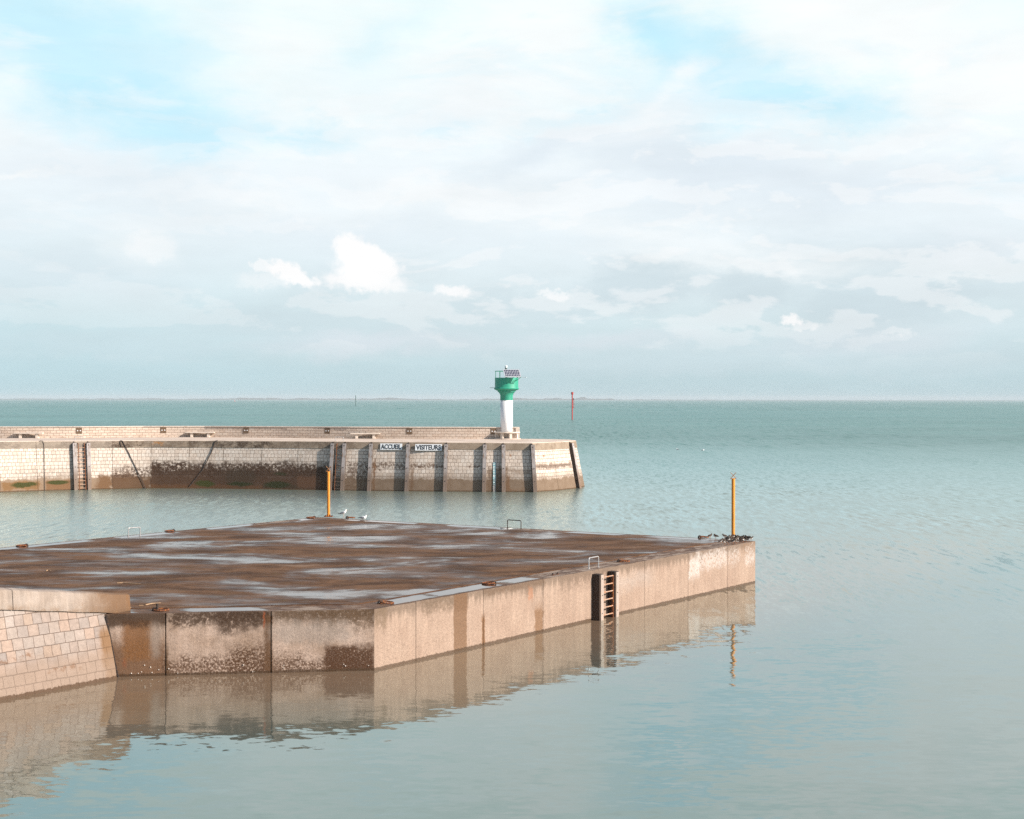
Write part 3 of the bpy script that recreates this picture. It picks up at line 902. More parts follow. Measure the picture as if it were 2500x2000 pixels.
POOLS = [(_f(282), _f(335)), (_f(470), _f(655)), (_r(960), _r(1075)), (_r(1085), _r(1240)), (_r(1260), _r(1330)), (_o[2] + 1.2, _o[2] + 4.5), (_o[2] + 6, _o[2] + 9), (_o[2] + 12, _o[2] + 16),
         (_o[2] + 18, _o[2] + 22.5), (_o[3] + 0.3, _o[3] + 1.5), (_o[3] + 5, _o[3] + 8), (_o[3] + 10, _o[3] + 13.5), (_o[3] + 15, _o[3] + 30)]
PALES = [(_f(668), _f(905)), (_r(1340), _r(1846)), (_o[2] + 9.5, _o[2] + 12), (_o[3] + 2, _o[3] + 5)]
M['kerb'] = kerb_mat()
# perimeter strip, with UV u along the edge and v across
off = 0
for i in range(4):
    a, b = outline[i], outline[i + 1]; a2, b2 = inn2[i], inn2[i + 1]; a1, b1 = inset(outline, 0.02)[i], inset(outline, 0.02)[i + 1]
    L = (b - a).length
    N = 24
    for k in range(N):
        s0, s1 = k / N, (k + 1) / N
        q = [a1.lerp(b1, s0), a1.lerp(b1, s1), a2.lerp(b2, s1), a2.lerp(b2, s0)]
        mb.add([(p_.x, p_.y, ZS + 0.006) for p_ in q], [(0, 1, 2, 3)],
               [[(off + L * s0, 0), (off + L * s1, 0), (off + L * s1, 1.05), (off + L * s0, 1.05)]])
    off += L + 3.3
rel(mb.build('edge_strip', M['kerb']))
mb = MB()
# deck slab, raised a hand's breadth above the strip, gently uneven
bm = bmesh.new()
vs = [bm.verts.new((p_.x, p_.y, ZS + 0.03)) for p_ in inn2]
bm.faces.new(vs)
res = bmesh.ops.extrude_face_region(bm, geom=bm.faces[:])
for v in [g for g in res['geom'] if isinstance(g, bmesh.types.BMVert)]: v.co.z -= 0.06
me = bpy.data.meshes.new('deck'); bmesh.ops.recalc_face_normals(bm, faces=bm.faces); bm.to_mesh(me); bm.free()
me.materials.append(M['deck']); dk = bpy.data.objects.new('deck', me); COL.objects.link(dk); rel(dk)
dk['label'] = 'wet brown deck with sky-reflecting puddles'

# ------------------------------------------------------------------ masonry harbour wall with coping, left foreground
hw = empty('harbour_wall', (W0.x, W0.y, 0))
tag(hw, 'battered stone block wall with pale rising coping, bottom left corner', 'wall')
wst = [
    dict(u=(-1.0, 0.36), v=(-0.3, 1.45), soft=.12, softv=.3, col=(0.30, 0.17, 0.075), k=.9, ns=3, wob=.3),
    dict(u=(1.2, 2.2), v=(0.45, 0.6), soft=.1, softv=.04, col=(0.25, 0.12, 0.05), k=.8, ns=5, wob=.3, th=.52, fs=6),
    dict(u=(2.5, 3.8), v=(0.95, 1.05), soft=.2, softv=.04, col=(0.25, 0.12, 0.05), k=.7, ns=5, wob=.3, th=.54, fs=6),
    dict(u=(3.4, 5.2), v=(0.90, 0.97), soft=.2, softv=.03, col=(0.22, 0.11, 0.05), k=.7, ns=5, wob=.2, th=.5, fs=6),
    dict(u=(-1, 20), v=(-0.5, 0.65), soft=.2, softv=.4, col=(0.40, 0.315, 0.24), k=.55, ns=1.5, wob=.5),
]
m_mas = masonry('harbour_masonry', [(0.37, 0.345, 0.32), (0.51, 0.41, 0.33), (0.49, 0.43, 0.37), (0.44, 0.385, 0.335), (0.54, 0.42, 0.33), (0.52, 0.47, 0.415), (0.50, 0.385, 0.29)],
                (0.17, 0.10, 0.06), 0.335, 0.305, 0, wst, 2.0, joints=(), msize=0.009, stagger=0.37, squash=0.86, mk=0.7, fade=(1.15, 0.5), dim=(0.60, 0.57, 0.585))
mb = MB()
LW = 16.0
def wp(u, z, o=0.0):
    q = W0 + wd * u - wn * (BAT * z) + wn * o
    return Vector((q.x, q.y, z))
ztop = lambda u: 1.795 + max(0.0, u + 0.25) * 0.138
us = [-0.0 + LW * i / 40 for i in range(41)]
vs = []; uvs = []; rows = []
NZ = 12
for iu, u in enumerate(us):
    r_ = []
    for k in range(NZ + 1):
        z = -1.2 + (ztop(u) + 1.2) * k / NZ
        o_ = 0.02 * mnoise.noise(Vector((u * 1.2, z * 1.6, 7))) + (0.035 * max(0, 1 - abs(z) / 0.3) * mnoise.noise(Vector((u * 4, z * 4, 2))))
        q = wp(u, z, o_); r_.append(len(vs)); vs.append(q); uvs.append((u, z))
    q = wp(u, ztop(u), -1.0); r_.append(len(vs)); vs.append(q); uvs.append((u, ztop(u) + 1))
    q = wp(u, -1.2, -1.3); r_.append(len(vs)); vs.append(q); uvs.append((u, -3))
    rows.append(r_)
fs = []
for i in range(len(us) - 1):
    n_ = len(rows[i])
    for k in range(n_ - 1):
        fs.append((rows[i][k], rows[i + 1][k], rows[i + 1][k + 1], rows[i][k + 1]))
fs.append(tuple(rows[0])); fs.append(tuple(reversed(rows[-1])))
mb.add(vs, fs, [[uvs[q] for q in f] for f in fs])
rel(mb.build('masonry', m_mas), hw)


def coping_mat():
    t = NT('coping_stone')
    uvv = t.uv(); u, v, _ = t.sep(uvv)
    c = t.mix(t.ss(t.noise(uvv, 1.3, 5, 0.6), 0.35, 0.68), (0.50, 0.435, 0.375), (0.40, 0.33, 0.27))
    s = t.noise(t.vscale(uvv, (4.5, 0.8, 1)), 1.3, 6, 0.7)
    k = t.lin(s, 0.3, 0.7, 0.74, 1.16)
    c = t.mix(1.0, c, t.comb(k, k, k), 'MULTIPLY')
    br = t.ss(t.sub(u, t.mul(t.sub(t.noise(uvv, 3, 5, 0.65), 0.5), 1.1)), 2.0, 0.3)
    c = t.mix(t.mul(br, 0.85), c, (0.19, 0.10, 0.042))
    br = t.ss(t.add(s, t.mul(u, -0.05)), 0.52, 0.60)
    c = t.mix(t.mul(br, t.ss(u, 3.6, 0.6, 0.15, 0.75)), c, (0.24, 0.13, 0.06))
    low = t.mul(t.ss(v, 0.22, 0.0), t.ss(t.noise(uvv, 5, 4), 0.4, 0.6))
    c = t.mix(t.mul(low, 0.45), c, (0.28, 0.17, 0.09))
    return t.out(c, 0.9, t.bump(t.add(t.noise(uvv, 18, 5, 0.7), s), 0.015), dim=(0.72, 0.69, 0.69), spec=0.3)
M['coping'] = coping_mat()


def coping(u0, u1, first):
    """one coping block; height about 0.55 m, top edge falling gently to its end, nose rounded"""
    mb = MB(); N = 14; vs = []; uvs = []; rows = []
    for i in range(N + 1):
        u = u0 + (u1 - u0) * i / N
        zb = ztop(u) + 0.01 + (0.0 if not first else 0.0)
        h = 0.545
        if first:
            s = max(0, (0.35 - (u + 0.62)) / 0.35); h -= 0.05 * s
        ov = 0.06                      # small overhang
        wdt = 0.80
        if first:
            s = (u - u0) / (u1 - u0); wdt = 0.38 + 0.42 * math.sqrt(min(1, s * 1.6))
            zb += 0.007 * math.sin(u * 5)
        # profile from the lower front round over the top
        prof = [(ov - 0.01, zb), (ov, zb + 0.02), (ov - 0.02, zb + h * 0.5), (ov - 0.045, zb + h - 0.02), (ov - 0.075, zb + h),
                (ov - wdt * 0.5, zb + h + 0.03), (ov - wdt, zb + h - 0.01), (ov - wdt - 0.01, zb)]
        r_ = []; acc = 0; last = None
        for (o_, z) in prof:
            q = W0 + wd * u - wn * (BAT * ztop(u)) + wn * o_
            wob = 0.006 * mnoise.noise(Vector((u * 2, z * 3, o_ * 3)))
            p_ = Vector((q.x, q.y, z + wob))
            if last is not None: acc += (p_ - last).length
            last = p_
            r_.append(len(vs)); vs.append(p_); uvs.append((u + 0.6, acc))
        rows.append(r_)
    fs = []
    for i in range(N):
        for k in range(len(rows[0])):
            k2 = (k + 1) % len(rows[0])
            fs.append((rows[i][k], rows[i + 1][k], rows[i + 1][k2], rows[i][k2]))
    fs.append(tuple(rows[0])); fs.append(tuple(reversed(rows[-1])))
    mb.add(vs, fs, [[uvs[q] for q in f] for f in fs])
    return rel(mb.build('coping_block', M['coping'], smooth=True), hw)
uc = 3.05
cb = coping(-0.82, uc, True); cb['label'] = 'brown-stained end block of the coping'
coping(uc + 0.02, uc + 4.0, False); coping(uc + 4.02, uc + 8.5, False); coping(uc + 8.52, LW, False)

mb = MB()
_fd = (A_C1 - FA).normalized(); _fn = Vector((_fd.y, -_fd.x, 0))
def on_front(x, y, o=0.02):
    d = ray(x, y); return C0 + d * ((FA - C0).dot(_fn) / d.dot(_fn)) + _fn * o
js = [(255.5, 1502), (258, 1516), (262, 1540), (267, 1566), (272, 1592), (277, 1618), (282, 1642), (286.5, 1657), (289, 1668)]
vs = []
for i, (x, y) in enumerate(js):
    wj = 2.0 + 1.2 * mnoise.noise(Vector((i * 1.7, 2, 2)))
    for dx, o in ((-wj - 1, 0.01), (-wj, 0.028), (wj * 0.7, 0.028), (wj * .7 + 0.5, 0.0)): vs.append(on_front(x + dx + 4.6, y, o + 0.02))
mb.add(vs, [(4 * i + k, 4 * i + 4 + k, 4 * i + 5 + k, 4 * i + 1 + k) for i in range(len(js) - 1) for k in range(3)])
rel(mb.build('crack_shade', M['dark_iron']), hw)  # thin dark strip painting in the shade of the deep crack
# ------------------------------------------------------------------ jetty ladder posts + ladder
rdir = (A_C2 - A_C1).normalized(); rnr = Vector((rdir.y, -rdir.x, 0))
RM = Matrix((( rdir.x, rnr.x, 0), (rdir.y, rnr.y, 0), (0, 0, 1)))      # local x along wall, y outward


def jetty_post(xs):
    base, _ = on_line(A_C1, A_C2, xs, 0)
    r_ = empty('fender_post', (base.x, base.y, 0), math.atan2(rdir.y, rdir.x))
    mb = MB(); mb.box((0.14, -0.155 - 0.004, 0.30), (0.28, 0.31, 2.74))
    mb.build('post', M['post_wood'], r_, bevel=0.012)
    mb = MB(); mb.box((0.165, -0.325, 0.30), (0.19, 0.022, 2.70))
    mb.build('face_plate', M['post_plate'], r_, bevel=0.004)
    for z in (0.25, 0.9, 1.5):
        mb = MB(); mb.tube([(0.16, -0.33, z), (0.16, -0.35, z)], 0.018, 8); mb.build('bolt', M['dark_iron'], r_)
    return r_
M['post_wood'] = simple('post_timber', (0.04, 0.024, 0.016), 0.85, var=0.35, scale=3, col2=(0.12, 0.07, 0.045), thr=(0.6, 0.75), vs=(3, 3, .4), bump=.01)
M['post_plate'] = simple('post_plate', (0.34, 0.275, 0.235), 0.6, var=0.12, scale=3, col2=(0.42, 0.24, 0.12), thr=(0.56, 0.72), vs=(2, 2, .4))
jp1 = jetty_post(1445.6); tag(jp1, 'left thick post flanking the black ladder recess on the jetty wall', 'fender post', 'posts beside the jetty ladder')
jp2 = jetty_post(1483.2); tag(jp2, 'right thick post flanking the black ladder recess on the jetty wall', 'fender post', 'posts beside the jetty ladder')

b0, u0_ = on_line(A_C1, A_C2, 1445.6, 0); b1, u1_ = on_line(A_C1, A_C2, 1483.2, 0)
gap_l = u1_ - u0_ - 0.28
lad = empty('ladder', (b0.x, b0.y, 0), math.atan2(rdir.y, rdir.x))
tag(lad, 'rusty pale-runged ladder between the two posts on the jetty wall', 'ladder')
for i in range(2):
    xx = 0.28 + 0.03 + i * (gap_l - 0.06)
    mb = MB(); mb.box((xx, -0.24, 0.25), (0.03, 0.07, 2.6)); mb.build('rail', M['rust'], lad, bevel=0.004)
for i in range(7):
    z = -0.22 + 0.275 * i + 0.10
    mb = MB(); mb.tube([(0.28 + 0.02, -0.25, z), (0.28 + gap_l - 0.02, -0.25, z)], 0.024, 10); mb.build('rung', M['rung_steel'], lad, smooth=True)


def hoop(p, q, h, mat, r=0.022, lean=(0, 0)):
    """inverted U grab rail; p,q feet"""
    p = Vector(p); q = Vector(q)
    mid = (p + q) / 2
    a = p - mid; b = q - mid
    up = Vector((lean[0], lean[1], h))
    k = 0.055
    e = (b - a).normalized() * k
    u = up.normalized() * k
    pts = [a - Vector((0, 0, 0.03)), a + up - u]
    for s in (0.25, 0.5, 0.75):
        an = s * math.pi / 2
        pts.append(a + up - u + e + u * math.sin(an) - e * math.cos(an))
    pts.append(a + up + e); pts.append(b + up - e)
    for s in (0.25, 0.5, 0.75):
        an = s * math.pi / 2
        pts.append(b + up - e - u + e * math.sin(an) + u * math.cos(an))
    pts += [b + up - u, b - Vector((0, 0, 0.03))]
    r_ = empty('grab_rail', mid)
    mb = MB(); mb.tube(pts, r, 10); mb.build('hoop', mat, r_, smooth=True)
    for s in (a, b):
        mb = MB(); mb.lathe([(0.055, 0.0), (0.055, 0.012), (0.03, 0.016)], tuple(s), 12); mb.build('foot_plate', mat, r_)
    return r_
z_e = ZS + 0.006
h1 = hoop(P(1437.5, 1389.5, z_e), P(1461, 1385, z_e), 0.40, M['galvanised'])
tag(h1, 'pale grab rail hoop above the jetty ladder', 'grab rail', 'grab rail hoops on the jetty deck')
h2 = hoop(P(1239, 1289.6, z_e), P(1272, 1292, z_e), 0.40, M['dark_iron'])
tag(h2, 'dark brown grab rail hoop on the far edge of the jetty', 'grab rail', 'grab rail hoops on the jetty deck')
h3 = hoop(P(313.5, 1310.5, z_e), P(342, 1308, z_e), 0.385, M['galvanised'])
tag(h3, 'pale grab rail hoop on the left edge of the jetty deck', 'grab rail', 'grab rail hoops on the jetty deck')


def mooring_ring(p, ang, label, mat=None, up=False, sc=1.0):
    mat = mat or M['rust']
    r_ = empty('mooring_ring', (p.x, p.y, p.z), ang)
    mb = MB(); mb.torus((0.13, 0, 0.035), 0.20, 0.024, 22, 8, Matrix.Rotation(R(4), 3, 'Y'))
    if up: mb = MB(); mb.torus((0.12, 0, 0.030), 0.21, 0.024, 22, 8)
    o = mb.build('ring', mat, r_, smooth=True)
    mb = MB(); mb.torus((-0.07, 0, 0.02), 0.062, 0.028, 12, 8, Matrix.Rotation(R(90), 3, 'X'))
    if up: mb.tube([(-0.0, 0, 0), (0.0, 0, 0.20)], [0.03, 0.036], 10)
    o = mb.build('staple', M['dark_iron'], r_, smooth=True)
    mb = MB(); mb.box((-0.03, 0, 0.006), (0.20, 0.14, 0.012)); mb.build('base_plate', mat, r_, bevel=0.003)
    r_.scale = (sc, sc, sc)
    tag(r_, label, 'mooring ring', 'rusty mooring rings along the jetty edges')
    return r_
zr = ZS + 0.006
for (x, y, ang, lab, up) in [
    (384, 1491, 0.0, 'rusty mooring ring with upright stub, beside the end of the stone coping', True),
    (934, 1473.5, 0.1, 'orange-rimmed mooring ring near the front corner of the jetty', False),
    (1201, 1425.5, 3.4, 'thick dark mooring ring by the puddle between front corner and ladder', False),
    (1516, 1371.5, 0.2, 'flat orange rusty mooring ring just beyond the jetty ladder', False),
    (1712, 1312.8, 0.0, 'rusty mooring ring beside the three lone waders on the far corner', False),
    (851, 1265.2, 0.0, 'orange mooring ring between the standing and the sitting gull', False),
    (764, 1264.6, 3.3, 'mooring ring left of the base of the left yellow pole', False),
    (420, 1297.5, 3.3, 'mooring ring on the left edge, between the pale hoop and the left yellow pole', False),
    (60, 1333.5, 3.3, 'mooring ring at the far left of the jetty edge', False)]:
    mooring_ring(P(x, y, zr), ang, lab, up=up)
for i, (x, y) in enumerate([(1350, 1404), (1361, 1402)]):
    p = P(x, y, zr)
    r_ = empty('bolt_stub', p)
    mb = MB(); mb.lathe([(0.03, 0), (0.03, 0.05), (0.018, 0.055), (0.018, 0.07)], seg=10); mb.build('shank', M['dark_iron'], r_)
    mb = MB(); mb.lathe([(0.05, 0), (0.05, 0.015)], seg=12); mb.build('washer', M['rust'], r_)
    tag(r_, 'short dark bolt stub on the jetty edge left of the ladder, %s of two' % ('nearer' if i == 0 else 'farther'), 'bolt', 'bolt stubs on the jetty edge')


def yellow_pole(x, y, height, label, ang):
    p = P(x, y, zr)
    r_ = empty('marker_pole', p, ang)
    mb = MB(); mb.lathe([(0.078, 0.02), (0.078, height), (0.06, height + 0.012)], seg=24)
    mb.build('pole', M['yellow_paint'], r_, smooth=True)
    mb = MB(); mb.box((0, 0, 0.012), (0.44, 0.44, 0.024))
    bp = mb.build('base_plate', M['rust'], r_, bevel=0.004)
    for sx in (-1, 1):
        for sy in (-1, 1):
            mb = MB(); mb.lathe([(0.022, 0.02), (0.022, 0.07)], (sx * 0.17, sy * 0.17, 0), 8); mb.build('bolt', M['dark_iron'], bp)
    for k in range(4):
        mb = MB(); a = k * math.pi / 2 + math.pi / 4
        mb.add([(0.07 * math.cos(a), 0.07 * math.sin(a), 0.024), (0.17 * math.cos(a), 0.17 * math.sin(a), 0.024), (0.07 * math.cos(a), 0.07 * math.sin(a), 0.16),
                (0.07 * math.cos(a) + .008 * math.sin(a), 0.07 * math.sin(a) - .008 * math.cos(a), 0.024), (0.17 * math.cos(a) + .008 * math.sin(a), 0.17 * math.sin(a) - .008 * math.cos(a), 0.024), (0.07 * math.cos(a) + .008 * math.sin(a), 0.07 * math.sin(a) - .008 * math.cos(a), 0.16)],
               [(0, 1, 2), (3, 5, 4), (0, 3, 4, 1), (1, 4, 5, 2), (2, 5, 3, 0)])
        mb.build('gusset', M['rust'], r_)
    mb = MB(); s = 0.125
    z0 = height + 0.015
    for pa, pb_ in (((-s, 0, z0), (s, 0, z0 + 0.27)), ((s, 0.005, z0), (-s, 0.005, z0 + 0.27)), ((-s - .01, 0, z0), (s + .01, 0, z0))):
        mb = MB(); mb.tube([pa, pb_], 0.015, 6); mb.build('cross_bar', M['cross_brown'], r_)
    tag(r_, label, 'marker pole', 'yellow poles topped with a cross')
    return r_
M['cross_brown'] = simple('cross_paint', (0.30, 0.13, 0.04), 0.6, var=0.2, scale=9)
yellow_pole(802, 1261.8, 2.36, 'left yellow pole with cross, standing near the two gulls', 0.0)
yellow_pole(1790, 1312.0, 2.62, 'right yellow pole with cross, wading birds huddled at its foot', 0.0)
mbx = MB()

# driftwood twigs, shells
tw = [([(355, 1478.5), (372, 1475), (393, 1473.5)], 'pale twig lying on the deck behind the upright mooring ring'),
      ([(286, 1494), (305, 1491), (320, 1485)], 'pale curved stick at the foot of the coping end'),
      ([(340, 1480), (350, 1479.8)], 'tiny pale stick beside the longer twig on the deck'),
      ([(286, 1425), (300, 1424.5), (325, 1426), (342, 1427)], 'brown strand of driftwood on the deck above the coping'),
      ([(112, 1394.5), (118, 1393.5), (124, 1395)], 'small reddish scrap of debris on the left of the deck')]
for pts, lab in tw:
    pp = [P(x, y, ZS + 0.03) for x, y in pts]
    o0 = pp[0]
    mb = MB(); mb.tube([p - o0 + Vector((0, 0, 0.02)) for p in pp], [0.016] * (len(pp) - 1) + [0.008], 6)
    o = mb.build('driftwood', M['driftwood']); o.location = o0
    tag(o, lab, 'driftwood', 'driftwood scraps on the jetty')

# white limpets on the front wall
fdir = (A_C1 - FA).normalized(); fn = Vector((fdir.y, -fdir.x, 0))
for n_, (x, y) in enumerate([(320.5, 1644), (337.5, 1644), (345.5, 1640.5), (353, 1624), (367.5, 1629), (371, 1642), (387.5, 1635), (412, 1633), (434, 1643.5), (594, 1623.5), (617, 1640), (693, 1624.5), (693, 1631), (839, 1622), (843, 1626), (899.5, 1625)]):
    d = ray(x, y)
    a = FA
    den = d.dot(fn); tt = ((a - C0).dot(fn)) / den
    p = C0 + d * tt
    mb = MB()
    r0 = random.uniform(0.013, 0.021)
    for k, (rr, hh) in enumerate([(1, 0), (0.7, 0.5), (0.25, 0.9)]): pass
    mb.tube([Vector((0, 0, 0)), fn * r0 * 0.6, fn * r0 * 1.0], [r0, r0 * 0.75, r0 * 0.2], 8)
    o = mb.build('limpet', M['shell_white'], smooth=True); o.location = p + fn * 0.01
    tag(o, 'tiny white limpet low on the brown front wall of the jetty', 'shell', 'white limpets on the jetty wall')

# ------------------------------------------------------------------ far quay
FRONT = [(-500, 1219, 1086), (-200, 1209, 1080), (0, 1202, 1077.2), (100, 1198.5, 1076.5), (220, 1195.2, 1076), (350, 1192.5, 1075), (500, 1193, 1075.2), (700, 1195.5, 1076.4),
         (830, 1197.5, 1077.4), (1040, 1199.8, 1079), (1200, 1200.8, 1080.4), (1304, 1201.2, 1081.2)]
BQ = 0.8
base = [P(x, yb, 0) for x, yb, yt in FRONT]
K0 = P(1409, 1192.0, 0)
base.append(P(1352, 1198.3, 0)); base.append(K0)
base.append(K0 + Vector((0.8, 2.6, 0))); base.append(K0 + Vector((0.2, 6.0, 0))); base.append(K0 + Vector((-3.0, 8.5, 0))); base.append(K0 + Vector((-9, 9.6, 0))); 
NB = len(base)
ZQ = []
for i, (x, yb, yt) in enumerate(FRONT):
    d = ray(x, yt); Yt = base[i].y + BQ
    ZQ.append(CAM_H + d.z * (Yt / d.y))
ZQ += [ZQ[-1]] * (NB - len(ZQ))


def vnorm(pts, i):
    a = pts[max(0, i - 1)]; b = pts[min(len(pts) - 1, i + 1)]
    t_ = (b - a); t_.z = 0; t_.normalize()
    n_ = Vector((t_.y, -t_.x, 0))
    if 0 < i < len(pts) - 1:
        e = (pts[i] - pts[i - 1]); e.z = 0; e.normalize(); m_ = Vector((e.y, -e.x, 0))
        n_ = n_ / max(0.6, n_.dot(m_))
    return n_
QN = [vnorm(base, i) for i in range(NB)]
QU = [0.0]
for i in range(1, NB): QU.append(QU[-1] + (base[i] - base[i - 1]).length)


def qpt(i, z):
    f = z / ZQ[i] * BQ
    q = base[i] - QN[i] * f
    return Vector((q.x, q.y, z))


def qu(x):
    """arc length along the quay for a photo column (water level)"""
    cols = [f[0] for f in FRONT] + [1352, 1409]
    for i in range(len(cols) - 1):
        if cols[i] <= x <= cols[i + 1]:
            s = (x - cols[i]) / (cols[i + 1] - cols[i]); return QU[i] + (QU[i + 1] - QU[i]) * s
    return QU[-1]


def qsurf(u, z, out=0.0):
    for i in range(NB - 1):
        if QU[i] <= u <= QU[i + 1]:
            s = (u - QU[i]) / (QU[i + 1] - QU[i])
            zr_ = z
            a = qpt(i, z); b = qpt(i + 1, z)
            n_ = QN[i].lerp(QN[i + 1], s).normalized()
            t_ = (base[i + 1] - base[i]).normalized()
            return a.lerp(b, s) + n_ * out, t_, n_, ZQ[i] + (ZQ[i + 1] - ZQ[i]) * s
    return None


quay = empty('stone_quay', (base[6].x, base[6].y, 0))
tag(quay, 'long battered stone quay with concrete rim across the basin', 'quay')
BAND = 0.64
q2 = lambda a, b: (qu(a), qu(b))
BR = (0.065, 0.030, 0.014); GN = (0.042, 0.050, 0.006); GD = (0.025, 0.030, 0.006)
qst = [
    dict(u=q2(-500, 270), v=(-1, 0.95), soft=.3, softv=.3, col=(0.29, 0.20, 0.135), k=.8, ns=.6, wob=1.6),
    dict(u=q2(30, 175), v=(0.9, 1.9), soft=.3, softv=.3, col=(0.30, 0.25, 0.21), k=.45, ns=1.2, wob=1.0, th=.45, fs=4),
    dict(u=q2(5, 98), v=(0.15, 0.85), soft=.15, softv=.12, col=(0.22, 0.115, 0.04), k=.85, ns=1.5, wob=.6),
    dict(u=q2(25, 96), v=(0.32, 0.78), soft=.25, softv=.10, ell=1, wm=1.0, col=GN, k=.95, ns=1.4, wob=.6),
    dict(u=q2(112, 172), v=(0.05, 0.85), soft=.1, softv=.1, col=(0.20, 0.10, 0.04), k=.85, ns=1.5, wob=.3),
    dict(u=q2(112, 170), v=(0.48, 0.88), soft=.2, softv=.08, ell=1, wm=1.0, col=GN, k=.95, ns=1.5, wob=.2),
    dict(u=q2(238, 272), v=(-0.5, 1.25), soft=.2, softv=.2, col=(0.17, 0.085, 0.035), k=.85, ns=1.5, wob=.8),
    dict(u=q2(275, 367), v=(-0.5, 1.2), soft=.1, softv=.25, col=(0.11, 0.055, 0.024), k=.92, ns=.7, wob=1.5),
    dict(u=q2(275, 367), v=(0.9, 1.95), soft=.1, softv=.3, col=(0.07, 0.035, 0.018), k=.9, ns=1.3, wob=.9, th=.5, fs=5),
    dict(u=q2(367, 815), v=(-0.5, 1.8), soft=.1, softv=.35, col=BR, k=.95, ns=.55, wob=1.5),
    dict(u=q2(367, 815), v=(1.15, 2.35), soft=.1, softv=.3, col=(0.06, 0.03, 0.015), k=.95, ns=1.2, wob=.9, th=.445, fs=4),
    dict(u=q2(367, 640), v=(-0.5, 0.35), soft=.1, softv=.15, col=(0.12, 0.055, 0.022), k=.8, ns=1.5, wob=.4),
    dict(u=q2(368, 456), v=(1.5, 2.4), soft=.1, softv=.2, col=(0.06, 0.03, 0.016), k=.9, ns=1.5, wob=.6, th=.5, fs=4),
    dict(u=q2(640, 735), v=(-0.5, 0.4), soft=.2, softv=.1, col=(0.055, 0.035, 0.018), k=.8, ns=1.5, wob=.4),
    dict(u=q2(474, 526), v=(0.15, 0.72), soft=.3, softv=.14, ell=1, wm=1.0, col=GN, k=.95, ns=1.5, wob=.5),
    dict(ell=1, u=q2(545, 628), v=(0.1, 1.9), soft=.2, softv=.2, col=(0.055, 0.035, 0.02), k=.75, ns=1.5, wob=.6),
    dict(u=q2(550, 622), v=(0.25, 0.62), soft=.3, softv=.12, ell=1, wm=1.0, col=GD, k=.95, ns=1.5, wob=.5),
    dict(u=q2(640, 712), v=(0.1, 0.75), soft=.3, softv=.15, ell=1, wm=1.0, col=GD, k=.95, ns=1.5, wob=.5),
    dict(u=q2(665, 700), v=(1.2, 1.5), soft=.2, softv=.1, ell=1, wm=1.0, col=GD, k=.7, ns=1.5, wob=.5),
    dict(u=q2(724, 780), v=(0.2, 1.2), soft=.2, softv=.2, col=(0.13, 0.065, 0.035), k=.8, ns=1.5, wob=.5),
    dict(u=q2(846, 900), v=(-0.5, 2.0), soft=.1, softv=.3, col=(0.13, 0.075, 0.045), k=.8, ns=1.5, wob=.9, th=.46, fs=4),
    dict(u=q2(846, 1000), v=(1.85, 2.5), soft=.1, softv=.15, col=(0.11, 0.06, 0.035), k=.85, ns=2, wob=.7, th=.5, fs=5),
    dict(u=q2(1000, 1090), v=(1.95, 2.35), soft=.1, softv=.1, col=(0.12, 0.06, 0.03), k=.85, ns=2, wob=.4, th=.48, fs=5),
    dict(u=q2(1140, 1185), v=(2.0, 2.3), soft=.15, softv=.1, col=(0.13, 0.07, 0.04), k=.8, ns=2, wob=.4, th=.5, fs=5),
    dict(u=q2(1190, 1240), v=(-0.5, 2.1), soft=.1, softv=.2, col=(0.18, 0.105, 0.055), k=.75, ns=2, wob=.5),
    dict(u=q2(909, 915), v=(-0.5, 2.6), soft=.08, softv=.5, col=(0.22, 0.095, 0.03), k=.8, ns=2, wob=.3),
    dict(u=q2(1002, 1009), v=(-0.5, 2.0), soft=.1, softv=.5, col=(0.20, 0.10, 0.04), k=.7, ns=2, wob=.3),
    dict(u=q2(1238, 1245), v=(-0.5, 1.4), soft=.1, softv=.3, col=(0.24, 0.11, 0.04), k=.8, ns=2, wob=.3),
    dict(u=q2(1240, 1295), v=(-0.3, 0.25), soft=.2, softv=.15, col=(0.25, 0.12, 0.05), k=.7, ns=2, wob=.4, th=.48, fs=4),
    dict(u=q2(1246, 1250), v=(3.0, 3.2), soft=.08, softv=.08, col=(0.35, 0.14, 0.04), k=.8, ns=3, wob=.1),
    dict(u=q2(1240, 1300), v=(1.55, 1.95), soft=.2, softv=.2, col=(0.27, 0.18, 0.12), k=.6, ns=2, wob=.6),
    dict(u=q2(1308, 1405), v=(1.95, 2.35), soft=.1, softv=.1, col=(0.25, 0.18, 0.14), k=.8, ns=2, wob=.4),
    dict(u=q2(1318, 1400), v=(1.9, 2.25), soft=.2, softv=.1, col=(0.12, 0.08, 0.06), k=.6, ns=2, wob=.4, th=.5, fs=5),
    dict(u=q2(1335, 1342), v=(2.95, 3.1), soft=.08, softv=.08, col=(0.40, 0.16, 0.06), k=.8, ns=3, wob=.1),
    dict(u=q2(800, 1420), v=(-0.5, 1.35), soft=.2, softv=.5, col=(0.17, 0.11, 0.07), k=.6, ns=1, wob=.6),
]
jx = [2, 93, 275, 367, 458, 541, 634, 722]
joints = [(qu(x), 0.03, (0.06, 0.035, 0.02)) for x in jx] + [(qu(1364), 0.04, (0.08, 0.05, 0.03))]
m_q = masonry('quay_masonry', [(0.72, 0.64, 0.57), (0.78, 0.71, 0.65), (0.64, 0.55, 0.48), (0.80, 0.71, 0.64), (0.70, 0.60, 0.52)], (0.19, 0.12, 0.08), 0.36, 0.312, 0, qst, 3.6,
              plain_below=1.02, joints=joints, msize=0.016, grit=0.35, mk=0.74, squash=0.9)
